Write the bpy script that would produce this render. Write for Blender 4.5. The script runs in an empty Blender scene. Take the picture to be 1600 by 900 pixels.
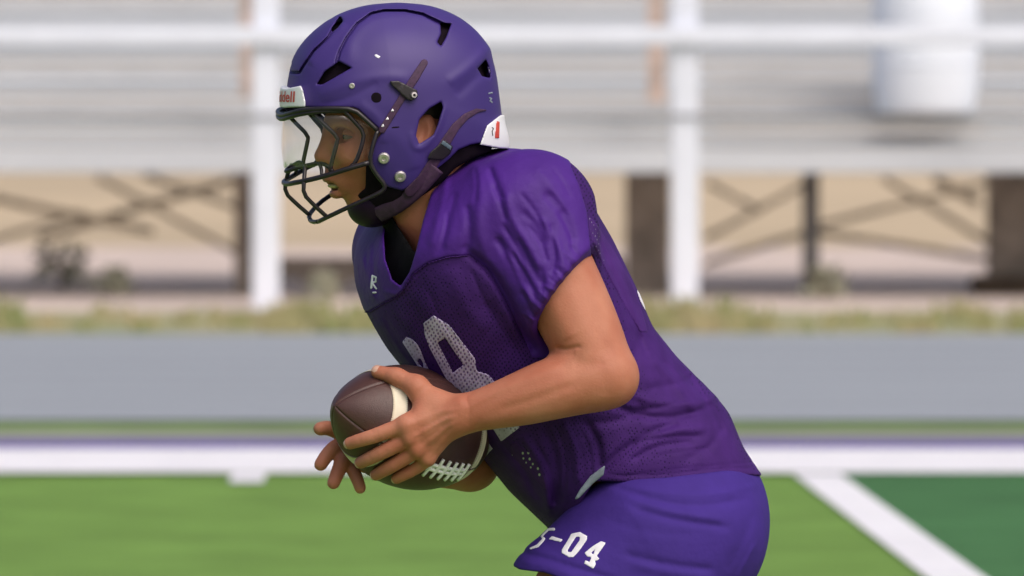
import bpy, bmesh, math, random
import numpy as np
from mathutils import Vector, Matrix

random.seed(7); np.random.seed(7)
R = math.radians
SC = bpy.context.scene
COL = SC.collection

# ------------------------------------------------------------------ camera
CAM = np.array([0.0, -10.0, 1.5]); TILT = math.atan(0.34 / 10.0); F = 11000.0 * 1.0006
cd = bpy.data.cameras.new('camera'); cam = bpy.data.objects.new('camera', cd); COL.objects.link(cam)
cam.location = CAM; cam.rotation_euler = (R(90) - TILT, 0, 0)
cd.sensor_width = 36; cd.lens = 36 * F / 1600; cd.clip_end = 6000; cd.clip_start = 0.5
cd.dof.use_dof = True; cd.dof.focus_distance = 9.83; cd.dof.aperture_fstop = (cd.lens / 1000) / 0.034
SC.camera = cam
# ------------------------------------------------------------------ sky, sun, exposure
w = bpy.data.worlds.new('World'); SC.world = w; w.use_nodes = True
nt = w.node_tree; bg = nt.nodes['Background']
sky = nt.nodes.new('ShaderNodeTexSky'); sky.sky_type = 'NISHITA'; sky.sun_disc = False
SUN_EL, SUN_AZ = R(50), R(148)           # azimuth measured from +Y towards +X
sky.sun_elevation = SUN_EL; sky.sun_rotation = SUN_AZ; sky.dust_density = 6.0; sky.ozone_density = 0.6; sky.air_density = 0.7
nt.links.new(sky.outputs[0], bg.inputs[0]); bg.inputs[1].default_value = 0.15
sd = bpy.data.lights.new('sun', 'SUN'); sun = bpy.data.objects.new('sun', sd); COL.objects.link(sun)
sd.energy = 0.8; sd.angle = R(50); sd.color = (1.0, 0.985, 0.97)
sv = Vector((math.cos(SUN_EL) * math.sin(SUN_AZ), math.cos(SUN_EL) * math.cos(SUN_AZ), math.sin(SUN_EL)))
sun.rotation_euler = sv.to_track_quat('Z', 'Y').to_euler(); sun.location = (0, 0, 30)
SC.view_settings.view_transform = 'Standard'; SC.view_settings.look = 'None'
SC.view_settings.exposure = 0.14; SC.view_settings.gamma = 1

# ------------------------------------------------------------------ camera maths
ct, st = math.cos(TILT), math.sin(TILT)
RT, UP, FW = np.array([1, 0, 0.]), np.array([0, st, ct]), np.array([0, ct, -st])
def ray(px, py):
    return FW + (px - 800) / F * RT + (450 - py) / F * UP
def at(px, py, y):                       # point on that sight line at depth y
    d = ray(px, py); return CAM + d * ((y - CAM[1]) / d[1])
def pix(P):
    q = P - CAM.astype(P.dtype)
    dep = q[..., 1] * ct - q[..., 2] * st
    return 800 + F * q[..., 0] / dep, 450 - F * (q[..., 1] * st + q[..., 2] * ct) / dep
def onground(px, D):                     # ground point at distance D
    return ((px - 800) / F * D, D - 10.0)

# ------------------------------------------------------------------ object helpers
def tag(o, label=None, cat=None, group=None, kind=None):
    for k, v in (('label', label), ('category', cat), ('group', group), ('kind', kind)):
        if v: o[k] = v
    return o
def link(name, me, mat=None, parent=None, smooth=False):
    o = bpy.data.objects.new(name, me); COL.objects.link(o)
    if mat and not me.materials: me.materials.append(mat)
    if parent: o.parent = parent
    if smooth: me.shade_smooth()
    return o
def empty(name, loc=(0, 0, 0)):
    o = bpy.data.objects.new(name, None); COL.objects.link(o); o.location = loc; o.empty_display_size = .1; return o
def child(o, parent):                    # keep world coordinates of geometry built in world space
    o.parent = parent; o.matrix_parent_inverse = Matrix.Translation(-Vector(parent.location)); return o
def grab(bm, name, mat, parent=None, smooth=False):
    me = bpy.data.meshes.new(name); bm.to_mesh(me); bm.free()
    return link(name, me, mat, parent, smooth)
def box_bm(bm, x0, x1, y0, y1, z0, z1, bev=0):
    v = [bm.verts.new(p) for p in ((x0,y0,z0),(x1,y0,z0),(x1,y1,z0),(x0,y1,z0),(x0,y0,z1),(x1,y0,z1),(x1,y1,z1),(x0,y1,z1))]
    for f in ((0,3,2,1),(4,5,6,7),(0,1,5,4),(1,2,6,5),(2,3,7,6),(3,0,4,7)): bm.faces.new([v[i] for i in f])
    if bev: bmesh.ops.bevel(bm, geom=bm.edges[:], offset=bev, segments=2, affect='EDGES')
def box(name, mat, parent, x0, x1, y0, y1, z0, z1, bev=0):
    bm = bmesh.new(); box_bm(bm, x0, x1, y0, y1, z0, z1, bev); o = grab(bm, name, mat)
    if parent: child(o, parent)
    return o
def chaikin(pts, n=2, closed=False):
    pts = [np.array(p, float) for p in pts]
    for _ in range(n):
        out = [] if closed else [pts[0]]
        m = len(pts)
        for i in range(m if closed else m - 1):
            a, b = pts[i], pts[(i + 1) % m]
            out += [a * .75 + b * .25, a * .25 + b * .75]
        if not closed: out.append(pts[-1])
        pts = out
    return pts
def tube_mesh(pts, r, n=10, flat=None):
    pts = [np.array(p, float) for p in pts]; V = []; Fc = []; up = np.array([0.13, 0.9, 0.41]); N = None
    rr = r if hasattr(r, '__len__') else [r] * len(pts)
    for i, p in enumerate(pts):
        t = pts[min(i + 1, len(pts) - 1)] - pts[max(i - 1, 0)]; t /= np.linalg.norm(t) + 1e-9
        N = (up if N is None else N); N = N - t * (N @ t); N /= np.linalg.norm(N); B = np.cross(t, N)
        for k in range(n):
            a = 2 * math.pi * k / n
            V.append(p + rr[i] * (math.cos(a) * N * (flat or 1) + math.sin(a) * B))
    for i in range(len(pts) - 1):
        for k in range(n):
            Fc.append((i*n+k, i*n+(k+1) % n, (i+1)*n+(k+1) % n, (i+1)*n+k))
    Fc.append(tuple(range(n))[::-1]); Fc.append(tuple((len(pts)-1)*n + k for k in range(n)))
    me = bpy.data.meshes.new('tube'); me.from_pydata([tuple(v) for v in V], [], Fc); return me
def tube(name, mat, parent, pts, r, n=10, sm=2, flat=None):
    me = tube_mesh(chaikin(pts, sm) if sm else pts, r, n, flat); me.name = name
    o = link(name, me, mat, None, True)
    if parent: child(o, parent)
    return o

# ------------------------------------------------------------------ materials
def mat(name, col, rough=.6, metal=0, spec=.5, nscale=0, namt=0, bump=0, bscale=200, sss=0, col2=None, coat=0, sheen=0, detail=4, bdist=.001, aniso=None):
    m = bpy.data.materials.new(name); m.use_nodes = True; t = m.node_tree; L = t.links; b = t.nodes['Principled BSDF']
    b.inputs['Base Color'].default_value = (*col, 1); b.inputs['Roughness'].default_value = rough
    b.inputs['Metallic'].default_value = metal; b.inputs['Specular IOR Level'].default_value = spec
    if coat: b.inputs['Coat Weight'].default_value = coat; b.inputs['Coat Roughness'].default_value = .15
    if sheen: b.inputs['Sheen Weight'].default_value = sheen
    if sss:
        b.inputs['Subsurface Weight'].default_value = sss; b.inputs['Subsurface Radius'].default_value = (1, .35, .2); b.inputs['Subsurface Scale'].default_value = .008
    tc = t.nodes.new('ShaderNodeTexCoord')
    src = tc.outputs['Object']
    if aniso:
        mp = t.nodes.new('ShaderNodeMapping'); mp.inputs['Scale'].default_value = aniso; L.new(src, mp.inputs[0]); src = mp.outputs[0]
    if nscale:
        n = t.nodes.new('ShaderNodeTexNoise'); n.inputs['Scale'].default_value = nscale; n.inputs['Detail'].default_value = detail; L.new(src, n.inputs['Vector'])
        r = t.nodes.new('ShaderNodeMapRange'); r.inputs[1].default_value = .3; r.inputs[2].default_value = .7; L.new(n.outputs[0], r.inputs[0])
        mx = t.nodes.new('ShaderNodeMix'); mx.data_type = 'RGBA'; L.new(r.outputs[0], mx.inputs[0])
        c2 = col2 or tuple(c * (1 - namt) for c in col)
        mx.inputs[6].default_value = (*c2, 1); mx.inputs[7].default_value = (*(col if col2 else tuple(min(1, c * (1 + namt)) for c in col)), 1)
        L.new(mx.outputs[2], b.inputs['Base Color'])
    if bump:
        n = t.nodes.new('ShaderNodeTexNoise'); n.inputs['Scale'].default_value = bscale; n.inputs['Detail'].default_value = 3; L.new(src, n.inputs['Vector'])
        bp = t.nodes.new('ShaderNodeBump'); bp.inputs['Strength'].default_value = bump; bp.inputs['Distance'].default_value = bdist
        L.new(n.outputs[0], bp.inputs['Height']); L.new(bp.outputs[0], b.inputs['Normal'])
    return m
def mesh_fabric(name, thread, hole, scale=230, rot=37, rough=.7, thr=(.18, .34), wear=0):
    """knit with rows of little holes, laid along the shirt"""
    m = bpy.data.materials.new(name); m.use_nodes = True; t = m.node_tree; L = t.links; b = t.nodes['Principled BSDF']
    b.inputs['Roughness'].default_value = rough; b.inputs['Specular IOR Level'].default_value = .12
    tc = t.nodes.new('ShaderNodeTexCoord'); mp = t.nodes.new('ShaderNodeMapping'); mp.inputs['Rotation'].default_value = (0, R(rot), 0)
    mp.inputs['Scale'].default_value = (1, .02, .72)
    L.new(tc.outputs['Object'], mp.inputs[0])
    v = t.nodes.new('ShaderNodeTexVoronoi'); v.inputs['Scale'].default_value = scale; v.inputs['Randomness'].default_value = .25; L.new(mp.outputs[0], v.inputs['Vector'])
    r = t.nodes.new('ShaderNodeMapRange'); r.inputs[1].default_value = thr[0]; r.inputs[2].default_value = thr[1]; L.new(v.outputs['Distance'], r.inputs[0])
    mx = t.nodes.new('ShaderNodeMix'); mx.data_type = 'RGBA'; L.new(r.outputs[0], mx.inputs[0])
    mx.inputs[6].default_value = (*hole, 1); mx.inputs[7].default_value = (*thread, 1)
    n = t.nodes.new('ShaderNodeTexNoise'); n.inputs['Scale'].default_value = 22; n.inputs['Detail'].default_value = 5; L.new(tc.outputs['Object'], n.inputs['Vector'])
    r2 = t.nodes.new('ShaderNodeMapRange'); r2.inputs[1].default_value = .3; r2.inputs[2].default_value = .7; r2.inputs[3].default_value = .78 - wear; r2.inputs[4].default_value = 1.15; L.new(n.outputs[0], r2.inputs[0])
    mu = t.nodes.new('ShaderNodeMix'); mu.data_type = 'RGBA'; mu.blend_type = 'MULTIPLY'; mu.inputs[0].default_value = 1
    L.new(mx.outputs[2], mu.inputs[6]); L.new(r2.outputs[0], mu.inputs[7]); L.new(mu.outputs[2], b.inputs['Base Color'])
    bp = t.nodes.new('ShaderNodeBump'); bp.inputs['Strength'].default_value = .5; bp.inputs['Distance'].default_value = .0012
    n2 = t.nodes.new('ShaderNodeTexNoise'); n2.inputs['Scale'].default_value = 45; n2.inputs['Detail'].default_value = 3; L.new(tc.outputs['Object'], n2.inputs['Vector'])
    ad = t.nodes.new('ShaderNodeMath'); ad.operation = 'MULTIPLY_ADD'; ad.inputs[1].default_value = 2.5; L.new(n2.outputs[0], ad.inputs[0]); L.new(r.outputs[0], ad.inputs[2])
    L.new(ad.outputs[0], bp.inputs['Height']); L.new(bp.outputs[0], b.inputs['Normal'])
    return m
def srgb(r, g, b): return tuple(((c / 255 + .055) / 1.055) ** 2.4 if c > 10 else c / 255 / 12.92 for c in (r, g, b))

M = {}
M['skin'] = mat('skin', (.47, .195, .120), .55, spec=.3, nscale=17, namt=.2, bump=.5, bscale=300, sss=.1, bdist=.0009, detail=9, col2=(.375, .122, .070))
M['lip'] = mat('lip', (.36, .13, .10), .4, nscale=90, namt=.15)
M['nail'] = mat('nail', (.55, .33, .25), .3, nscale=200, namt=.05)
M['hair'] = mat('hair', (.02, .013, .01), .55, nscale=400, namt=.5, bump=.8, bscale=500, aniso=(1, 1, .1))
M['shell'] = mat('helmet_paint', (.044, .022, .165), .52, spec=.42, nscale=6, detail=9, namt=.10, bump=.12, bscale=900, bdist=.0004)
M['black'] = mat('black_plastic', (.014, .010, .014), .38, nscale=60, namt=.3, bump=.1, bscale=400)
M['pad'] = mat('black_padding', (.009, .005, .010), .9, spec=.1, nscale=60, namt=.3, bump=.2, bscale=200)
M['bar'] = mat('coated_steel', (.016, .012, .016), .34, spec=.45, nscale=80, namt=.3, bump=.15, bscale=300)
M['cup'] = mat('chin_cup_plastic', (.016, .004, .020), .5, spec=.2, nscale=60, namt=.2)
M['strap'] = mat('strap_webbing', (.05, .018, .055), .7, nscale=150, namt=.25, bump=.5, bscale=700)
M['steel'] = mat('screw_steel', (.60, .55, .56), .4, metal=.8, nscale=150, namt=.12)
M['white_plastic'] = mat('white_plastic', (.78, .79, .82), .35, nscale=30, namt=.03)
M['red'] = mat('red_print', (.55, .06, .04), .5, nscale=200, namt=.1)
M['satin'] = mat('satin_purple', (.060, .013, .195), .62, spec=.25, nscale=16, namt=.10, bump=.35, bscale=60, bdist=.004)
M['mesh'] = mesh_fabric('jersey_mesh', (.050, .015, .130), (.020, .007, .058))
M['num'] = mesh_fabric('number_print', (.64, .53, .80), (.17, .09, .28), thr=(.15, .42), wear=.18)
M['short'] = mat('shorts_fabric', (.046, .022, .195), .78, spec=.15, nscale=14, namt=.09, bump=.5, bscale=35, bdist=.004)
M['white'] = mat('white_print', (.78, .77, .84), .6, nscale=120, namt=.08)
M['under'] = mat('black_undershirt', (.005, .005, .006), .9, spec=.1, nscale=60, namt=.3)
M['greycloth'] = mat('grey_cloth', (.17, .20, .26), .8, nscale=40, namt=.15, bump=.4, bscale=60)
M['sock'] = mat('sock_cloth', (.6, .6, .62), .9, nscale=40, namt=.1)
M['leather'] = mat('ball_leather', (.062, .025, .021), .42, spec=.5, nscale=26, namt=.22, bump=.6, bscale=850, bdist=.0008)
M['seam'] = mat('seam_leather', (.15, .085, .065), .6, nscale=80, namt=.2)
M['stripe'] = mat('stripe_paint', (.70, .64, .50), .55, nscale=40, namt=.08, bump=.3, bscale=700, bdist=.0006)
M['thread'] = mat('dark_thread', (.06, .045, .05), .8, nscale=60, namt=.2)
M['lace'] = mat('lace_vinyl', (.78, .80, .78), .5, nscale=80, namt=.06)
M['guard'] = mat('mouthguard', (.50, .42, .24), .25, nscale=150, namt=.25)
M['eye'] = mat('eye_white', (.20, .16, .14), .2, nscale=60, namt=.05)
M['iris'] = mat('iris', (.02, .012, .008), .15, nscale=60, namt=.2)
M['glass'] = None
m = bpy.data.materials.new('visor_plastic'); m.use_nodes = True; t = m.node_tree; t.nodes.clear()
out = t.nodes.new('ShaderNodeOutputMaterial'); tr = t.nodes.new('ShaderNodeBsdfTransparent'); gl = t.nodes.new('ShaderNodeBsdfGlossy')
tr.inputs[0].default_value = (.99, .985, .97, 1); gl.inputs['Roughness'].default_value = .16; gl.inputs[0].default_value = (1, .97, .93, 1)
fr = t.nodes.new('ShaderNodeFresnel'); fr.inputs[0].default_value = 1.6; mxs = t.nodes.new('ShaderNodeMixShader')
fm = t.nodes.new('ShaderNodeMath'); fm.operation = 'MINIMUM'; fm.inputs[1].default_value = 1.0; t.links.new(fr.outputs[0], fm.inputs[0]); ge = t.nodes.new('ShaderNodeNewGeometry'); iv = t.nodes.new('ShaderNodeMath'); iv.operation = 'SUBTRACT'; iv.inputs[0].default_value = 1; t.links.new(ge.outputs['Backfacing'], iv.inputs[1]); mm = t.nodes.new('ShaderNodeMath'); mm.operation = 'MULTIPLY'; t.links.new(fm.outputs[0], mm.inputs[0]); t.links.new(iv.outputs[0], mm.inputs[1]); t.links.new(mm.outputs[0], mxs.inputs[0]); t.links.new(tr.outputs[0], mxs.inputs[1]); t.links.new(gl.outputs[0], mxs.inputs[2]); t.links.new(mxs.outputs[0], out.inputs[0])
M['glass'] = m

# ------------------------------------------------------------------ implicit surface mesher (blocks of a grid, surface nets)
def smin(a, b, k):
    h = np.maximum(k - np.abs(a - b), 0) / k
    return np.minimum(a, b) - h * h * k * .25
def smax(a, b, k): return -smin(-a, -b, k)
NB = 12
def nets(f, lo, hi, res, slack=1.5, prims=None, post=None):
    lo = np.array(lo, float); hi = np.array(hi, float); bs = NB * res
    nb = np.ceil((hi - lo) / bs).astype(int)
    I = np.stack(np.meshgrid(*[np.arange(n) for n in nb], indexing='ij'), -1).reshape(-1, 3)
    C = (lo + (I + .5) * bs).astype(np.float32)
    half = bs * .866
    if prims is not None:
        d = prims_eval(prims, C[:, None, :], None)[:, 0]
    else: d = f(C)
    I = I[np.abs(d) < half * slack + .004]
    if not len(I): raise RuntimeError('empty surface')
    n1 = NB + 1
    o = np.stack(np.meshgrid(*[np.arange(n1)] * 3, indexing='ij'), -1).reshape(-1, 3).astype(np.float32) * res
    vid, vpos, quads = [], [], []
    G = nb * NB + 4
    def gid(a): a = a.astype(np.int64) + 1; return (a[..., 0] * G[1] + a[..., 1]) * G[2] + a[..., 2]
    cr = np.array([[i, j, k] for i in (0, 1) for j in (0, 1) for k in (0, 1)])
    ed = [(a, b) for a in range(8) for b in range(a + 1, 8) if np.abs(cr[a] - cr[b]).sum() == 1]
    for s in range(0, len(I), 400):
        J = I[s:s + 400]; base = (lo + J * bs).astype(np.float32)
        P = base[:, None, :] + o[None]
        v = prims_eval(prims, P, half) if prims is not None else f(P.reshape(-1, 3)).reshape(len(J), -1)
        if post is not None: v = v + post(P)
        v = v.reshape(len(J), n1, n1, n1); v = np.where(v == 0, 1e-7, v)
        sg = v < 0
        cs = [sg[:, c[0]:c[0]+NB, c[1]:c[1]+NB, c[2]:c[2]+NB] for c in cr]
        tot = sum(c.astype(np.int8) for c in cs); act = np.argwhere((tot > 0) & (tot < 8))
        if not len(act): continue
        vals = np.stack([v[act[:, 0], act[:, 1]+c[0], act[:, 2]+c[1], act[:, 3]+c[2]] for c in cr], 1)
        acc = np.zeros((len(act), 3)); cnt = np.zeros(len(act))
        for a, b in ed:
            va, vb = vals[:, a], vals[:, b]; x = (va < 0) != (vb < 0); tt = np.where(x, va / np.where(x, va - vb, 1), 0)
            acc += np.where(x[:, None], cr[a] + tt[:, None] * (cr[b] - cr[a]), 0); cnt += x
        g = J[act[:, 0]] * NB + act[:, 1:]
        vid.append(gid(g)); vpos.append(lo + (g + acc / cnt[:, None]) * res)
        for ax in range(3):
            sl1 = [slice(0, NB)] * 3; sl2 = list(sl1); sl2[ax] = slice(1, NB + 1)
            A = sg[(slice(None), *sl1)]; B = sg[(slice(None), *sl2)]
            e = np.argwhere(A != B)
            if not len(e): continue
            inside = A[tuple(e.T)]; g = J[e[:, 0]] * NB + e[:, 1:]
            u, w_ = (ax + 1) % 3, (ax + 2) % 3
            q = []
            for du, dw in ((0, 0), (1, 0), (1, 1), (0, 1)):
                h = g.copy(); h[:, u] -= du; h[:, w_] -= dw; q.append(gid(h))
            q = np.stack(q, 1); q[~inside] = q[~inside][:, ::-1]
            quads.append(q)
    if not vid or not quads: raise RuntimeError('empty')
    vid = np.concatenate(vid); vpos = np.concatenate(vpos); quads = np.concatenate(quads)
    order = np.argsort(vid); vs = vid[order]
    k = np.searchsorted(vs, quads); k = np.minimum(k, len(vs) - 1); ok = (vs[k] == quads).all(1)
    if not ok.any(): raise RuntimeError('empty')
    return vpos[order], k[ok]
def np_mesh(name, V, Q):
    me = bpy.data.meshes.new(name)
    me.vertices.add(len(V)); me.vertices.foreach_set('co', V.astype(np.float32).ravel())
    me.loops.add(Q.size); me.loops.foreach_set('vertex_index', Q.astype(np.int32).ravel())
    me.polygons.add(len(Q)); me.polygons.foreach_set('loop_start', np.arange(0, Q.size, Q.shape[1], dtype=np.int32))
    me.update(calc_edges=True); me.validate(); return me
def relax(V, Q, it, lam=.5):
    if not it: return V
    E = np.concatenate([Q[:, [0, 1]], Q[:, [1, 2]], Q[:, [2, 3]], Q[:, [3, 0]]]); n = len(V)
    for s in range(it * 2):
        c = np.bincount(E[:, 0], minlength=n) + np.bincount(E[:, 1], minlength=n)
        A = np.stack([np.bincount(E[:, 0], V[E[:, 1], i], n) + np.bincount(E[:, 1], V[E[:, 0], i], n) for i in range(3)], 1)
        l = lam if s % 2 == 0 else -lam * 1.04
        V = V + l * (A / np.maximum(c, 1)[:, None] - V)
    return V
def solid(name, f, lo, hi, res, mt, parent=None, slack=1.5, prims=None, rl=1, post=None):
    try: V, Q = nets(f, lo, hi, res, slack, prims, post); V = relax(V, Q, rl)
    except RuntimeError: print('EMPTY', name); V, Q = np.zeros((4, 3)), np.array([[0, 1, 2, 3]])
    o = link(name, np_mesh(name, V, Q), mt, None, True)
    if parent: child(o, parent)
    return o
# primitives: (kind, data, radius k, group)
def seg_d(P, a, b, ra, rb):
    a = np.asarray(a, np.float32); b = np.asarray(b, np.float32); ab = b - a
    h = np.clip(((P - a) @ ab) / max(float(ab @ ab), 1e-9), 0, 1)
    return np.linalg.norm(P - a - h[..., None] * ab, axis=-1) - (ra + (rb - ra) * h)
def ell_d(P, c, r, Rm=None):
    q = P - np.asarray(c, np.float32)
    if Rm is not None: q = q @ np.asarray(Rm, np.float32)      # columns = axes
    r = np.asarray(r, np.float32); k0 = np.linalg.norm(q / r, axis=-1); k1 = np.linalg.norm(q / (r * r), axis=-1)
    return k0 * (k0 - 1) / np.maximum(k1, 1e-6)
def prims_eval(prims, P, half):
    out = np.full(P.shape[:2], .5, np.float32)
    cen = P.mean(1) if half is not None else P[:, 0]
    for p in prims:
        if p[0] == 'seg': _, a, b, ra, rb, k, sub = p; db = seg_d(cen, a, b, max(ra, rb), max(ra, rb))
        elif p[0] == 'chain':
            _, pts, rad, k, sub = p; cc = pts.mean(0); db = np.linalg.norm(cen - cc, axis=-1) - float(np.max(np.linalg.norm(pts - cc, axis=1) + rad))
        else: _, c, r, Rm, k, sub = p; db = np.linalg.norm(cen - np.asarray(c), axis=-1) - max(r)
        sel = db < (half or 0) + (.03 if half is not None else 1) + k
        if not sel.any(): continue
        Q = P[sel].astype(np.float32)
        if p[0] == 'chain':
            d = None
            for i in range(len(pts) - 1):
                e = seg_d(Q, pts[i], pts[i+1], rad[i], rad[i+1]); d = e if d is None else smin(d, e, .0015)
        else: d = seg_d(Q, a, b, ra, rb) if p[0] == 'seg' else ell_d(Q, c, r, Rm)
        o = out[sel]
        out[sel] = smax(o, -d, k) if sub else smin(o, d, k)
    return out

# 2-D outlines measured on the photograph, in pixels; distance returned in metres
def poly_d(x, y, pts):
    pts = np.asarray(pts, float); d = np.full(x.shape, 1e9, np.float32); ins = np.zeros(x.shape, bool); n = len(pts)
    for i in range(n):
        x0, y0 = pts[i]; x1, y1 = pts[(i + 1) % n]; ex, ey = x1 - x0, y1 - y0; wx, wy = x - x0, y - y0
        h = np.clip((wx * ex + wy * ey) / (ex * ex + ey * ey + 1e-9), 0, 1)
        d = np.minimum(d, (wx - h * ex) ** 2 + (wy - h * ey) ** 2)
        if y0 != y1:
            c = ((y0 > y) != (y1 > y)) & (x < ex * (y - y0) / ey + x0); ins ^= c
    d = np.sqrt(d); return np.where(ins, -d, d) / 1100
def line_d(x, y, pts, wd):                # thick polyline; wd px (half width) scalar or list
    d = np.full(x.shape, 1e9, np.float32); ws = wd if hasattr(wd, '__len__') else [wd] * len(pts)
    for i in range(len(pts) - 1):
        x0, y0 = pts[i]; x1, y1 = pts[i + 1]; ex, ey = x1 - x0, y1 - y0; wx, wy = x - x0, y - y0
        h = np.clip((wx * ex + wy * ey) / (ex * ex + ey * ey + 1e-9), 0, 1)
        d = np.minimum(d, np.hypot(wx - h * ex, wy - h * ey) - (ws[i] + (ws[i+1] - ws[i]) * h))
    return d / 1100
class Relief:                             # soft folds: height map sampled by position across the garment
    def __init__(s, x0, y0, x1, y1):
        s.o = (x0, y0); s.X, s.Y = np.meshgrid(np.arange(x0, x1, 2.), np.arange(y0, y1, 2.), indexing='ij'); s.H = np.zeros(s.X.shape, np.float32)
    kw, ka = 1., 1.
    def stroke(s, pts, wpx, mm, sm=2):
        wpx = wpx * s.kw; mm = mm * s.ka
        pts = [tuple(p) for p in chaikin([np.array(p, float) for p in pts], sm)]
        # taper along the stroke
        n = len(pts); best = np.full(s.X.shape, 1e9); tt = np.zeros(s.X.shape)
        for i in range(n - 1):
            x0, y0 = pts[i]; x1, y1 = pts[i+1]; ex, ey = x1 - x0, y1 - y0; wx, wy = s.X - x0, s.Y - y0
            h = np.clip((wx * ex + wy * ey) / (ex*ex + ey*ey + 1e-9), 0, 1); d = np.hypot(wx - h*ex, wy - h*ey)
            m_ = d < best; best = np.where(m_, d, best); tt = np.where(m_, (i + h) / (n - 1), tt)
        env = np.clip(np.sin(np.pi * np.clip(tt * .92 + .04, 0, 1)) * 1.6, 0, 1)
        s.H += mm * .001 * env * np.exp(-(best / wpx) ** 2)
    def __call__(s, x, y):
        u = np.clip((x - s.o[0]) / 2, 0, s.X.shape[0] - 1.001); v = np.clip((y - s.o[1]) / 2, 0, s.X.shape[1] - 1.001)
        i = u.astype(int); j = v.astype(int); a = u - i; b = v - j; H = s.H
        return (H[i, j] * (1-a) * (1-b) + H[i+1, j] * a * (1-b) + H[i, j+1] * (1-a) * b + H[i+1, j+1] * a * b).astype(np.float32)

# ================================================================== SETTING
def sheet(name, mt, x0, x1, y0, y1, z, n=1):
    me = bpy.data.meshes.new(name); me.from_pydata([(x0,y0,z),(x1,y0,z),(x1,y1,z),(x0,y1,z)], [], [(0,1,2,3)])
    return tag(link(name, me, mt), kind='structure')
M['turf'] = mat('turf_light', (.160, .285, .066), .9, spec=.1, nscale=2.2, detail=9, namt=.14, bump=.6, bscale=90, bdist=.02)
M['turf_dark'] = mat('turf_dark', (.058, .165, .058), .85, spec=.2, nscale=1.6, namt=.16, bump=.6, bscale=90, bdist=.02)
M['line'] = mat('white_turf', (.80, .80, .83), .8, nscale=3, namt=.05, bump=.5, bscale=90, bdist=.02)
M['purple_line'] = mat('purple_turf', (.12, .085, .28), .8, nscale=3, namt=.1)
M['track'] = mat('track_rubber', (.29, .318, .35), .85, nscale=9, detail=6, aniso=(.04, 1, 1), namt=.09, bump=.3, bscale=60, bdist=.01)
M['lane'] = mat('lane_paint', (.42, .45, .48), .8, nscale=2, namt=.1)
M['grass'] = mat('verge_grass', (.13, .21, .05), .9, nscale=1.4, namt=.25)
M['dirt'] = mat('pale_dirt', (.60, .50, .44), .95, nscale=.7, namt=.12, bump=.5, bscale=8, bdist=.05)
M['dry'] = mat('dry_field', (.50, .40, .265), .95, nscale=.12, namt=.10, bump=.4, bscale=3, bdist=.05)
DL = 24.66 - 10
# ground: one sheet out to the horizon
me = bpy.data.meshes.new('ground')
V = []; Fc = []
ys = [-60, 26.3, 60, 100, 160] + [200 + 50 * k for k in range(27)] + [1700, 2200, 3000]; xs = [-2500, -1800, -1300] + [-1000 + 50 * k for k in range(41)] + [1300, 1800, 2500]
for y in ys:
    for x in xs:
        u_ = min(max((y - 160) / 1100, 0), 1)
        V.append((x, y, -.02 + (0 if y < 60 else .004 * (y - 60)) + (3 * u_ * u_ - 2 * u_ ** 3) * (58 + 16 * math.sin(x * .0061 + 1) + 9 * math.sin(x * .017 + y * .004) + 5 * math.sin(x * .041 + y * .013))))
for j in range(len(ys) - 1):
    for i in range(len(xs) - 1): a = j * len(xs) + i; Fc.append((a, a+1, a+1+len(xs), a+len(xs)))
me.from_pydata(V, [], Fc); g = tag(link('ground', me, M['dry'], None, True), kind='structure')
sheet('dirt_ground', M['dirt'], -60, 60, 26.5, 43.5, -.012)
sheet('field', M['turf'], -70, 1.2, -40, 16.85, 0)
# goal line: nearly square to the sideline
def ln(name, mt, p0, p1, w0, z, parent=None):
    (xa, ya), (xb, yb) = p0, p1; me = bpy.data.meshes.new(name)
    d = np.array([xb - xa, yb - ya]); nrm = np.array([d[1], -d[0]]) / np.linalg.norm(d) * w0 / 2
    me.from_pydata([(xa-nrm[0],ya-nrm[1],z),(xb-nrm[0],yb-nrm[1],z),(xb+nrm[0],yb+nrm[1],z),(xa+nrm[0],ya+nrm[1],z)], [], [(0,1,2,3)])
    return tag(link(name, me, mt), kind='structure')
gx = lambda y: 1.064 + (14.86 - y) * (0.185 / 4.86)
me = bpy.data.meshes.new('end_zone')
me.from_pydata([(gx(16.85), 16.85, .004), (gx(-40), -40, .004), (60, -40, .004), (60, 16.85, .004)], [], [(0,1,2,3)]); tag(link('end_zone', me, M['turf_dark']), kind='structure')
def cam_rect(name, mt, D0, D1, z, x0=-70, x1=70): return sheet(name, mt, x0, x1, D0 - 10, D1 - 10, z)
cam_rect('sideline', M['line'], 24.72, 26.2, .012)
cam_rect('purple_border', M['purple_line'], 26.2, 26.85, .008)
cam_rect('worn_strip', mat('worn_strip', (.23, .24, .20), .9, nscale=2, namt=.1), 26.85, 27.5, .006)
cam_rect('grass_verge', M['grass'], 27.5, 28.35, .004)
ln('goal_line', M['line'], (gx(14.7), 14.7), (gx(-38), -38), .165, .008)
for k in range(-6, 1):
    x = -.925 + k * .9144 * (1 if k else 0)
    if k in (0,): ln('hash_mark', M['line'], (x, 14.72), (x + .01, 14.22), .12, .008)
cam_rect('running_track', M['track'], 28.2, 36.75, .012)
for k in range(1, 8):
    y = 18.4 + k * 1.06; sheet('lane_line', M['lane'], -60, 60, y, y + .05, .016)
sheet('track_verge', mat('dry_verge', (.21, .25, .10), .95, nscale=1.1, col2=(.36, .31, .19)), -60, 60, 26.75, 30.4, -.006)
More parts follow.
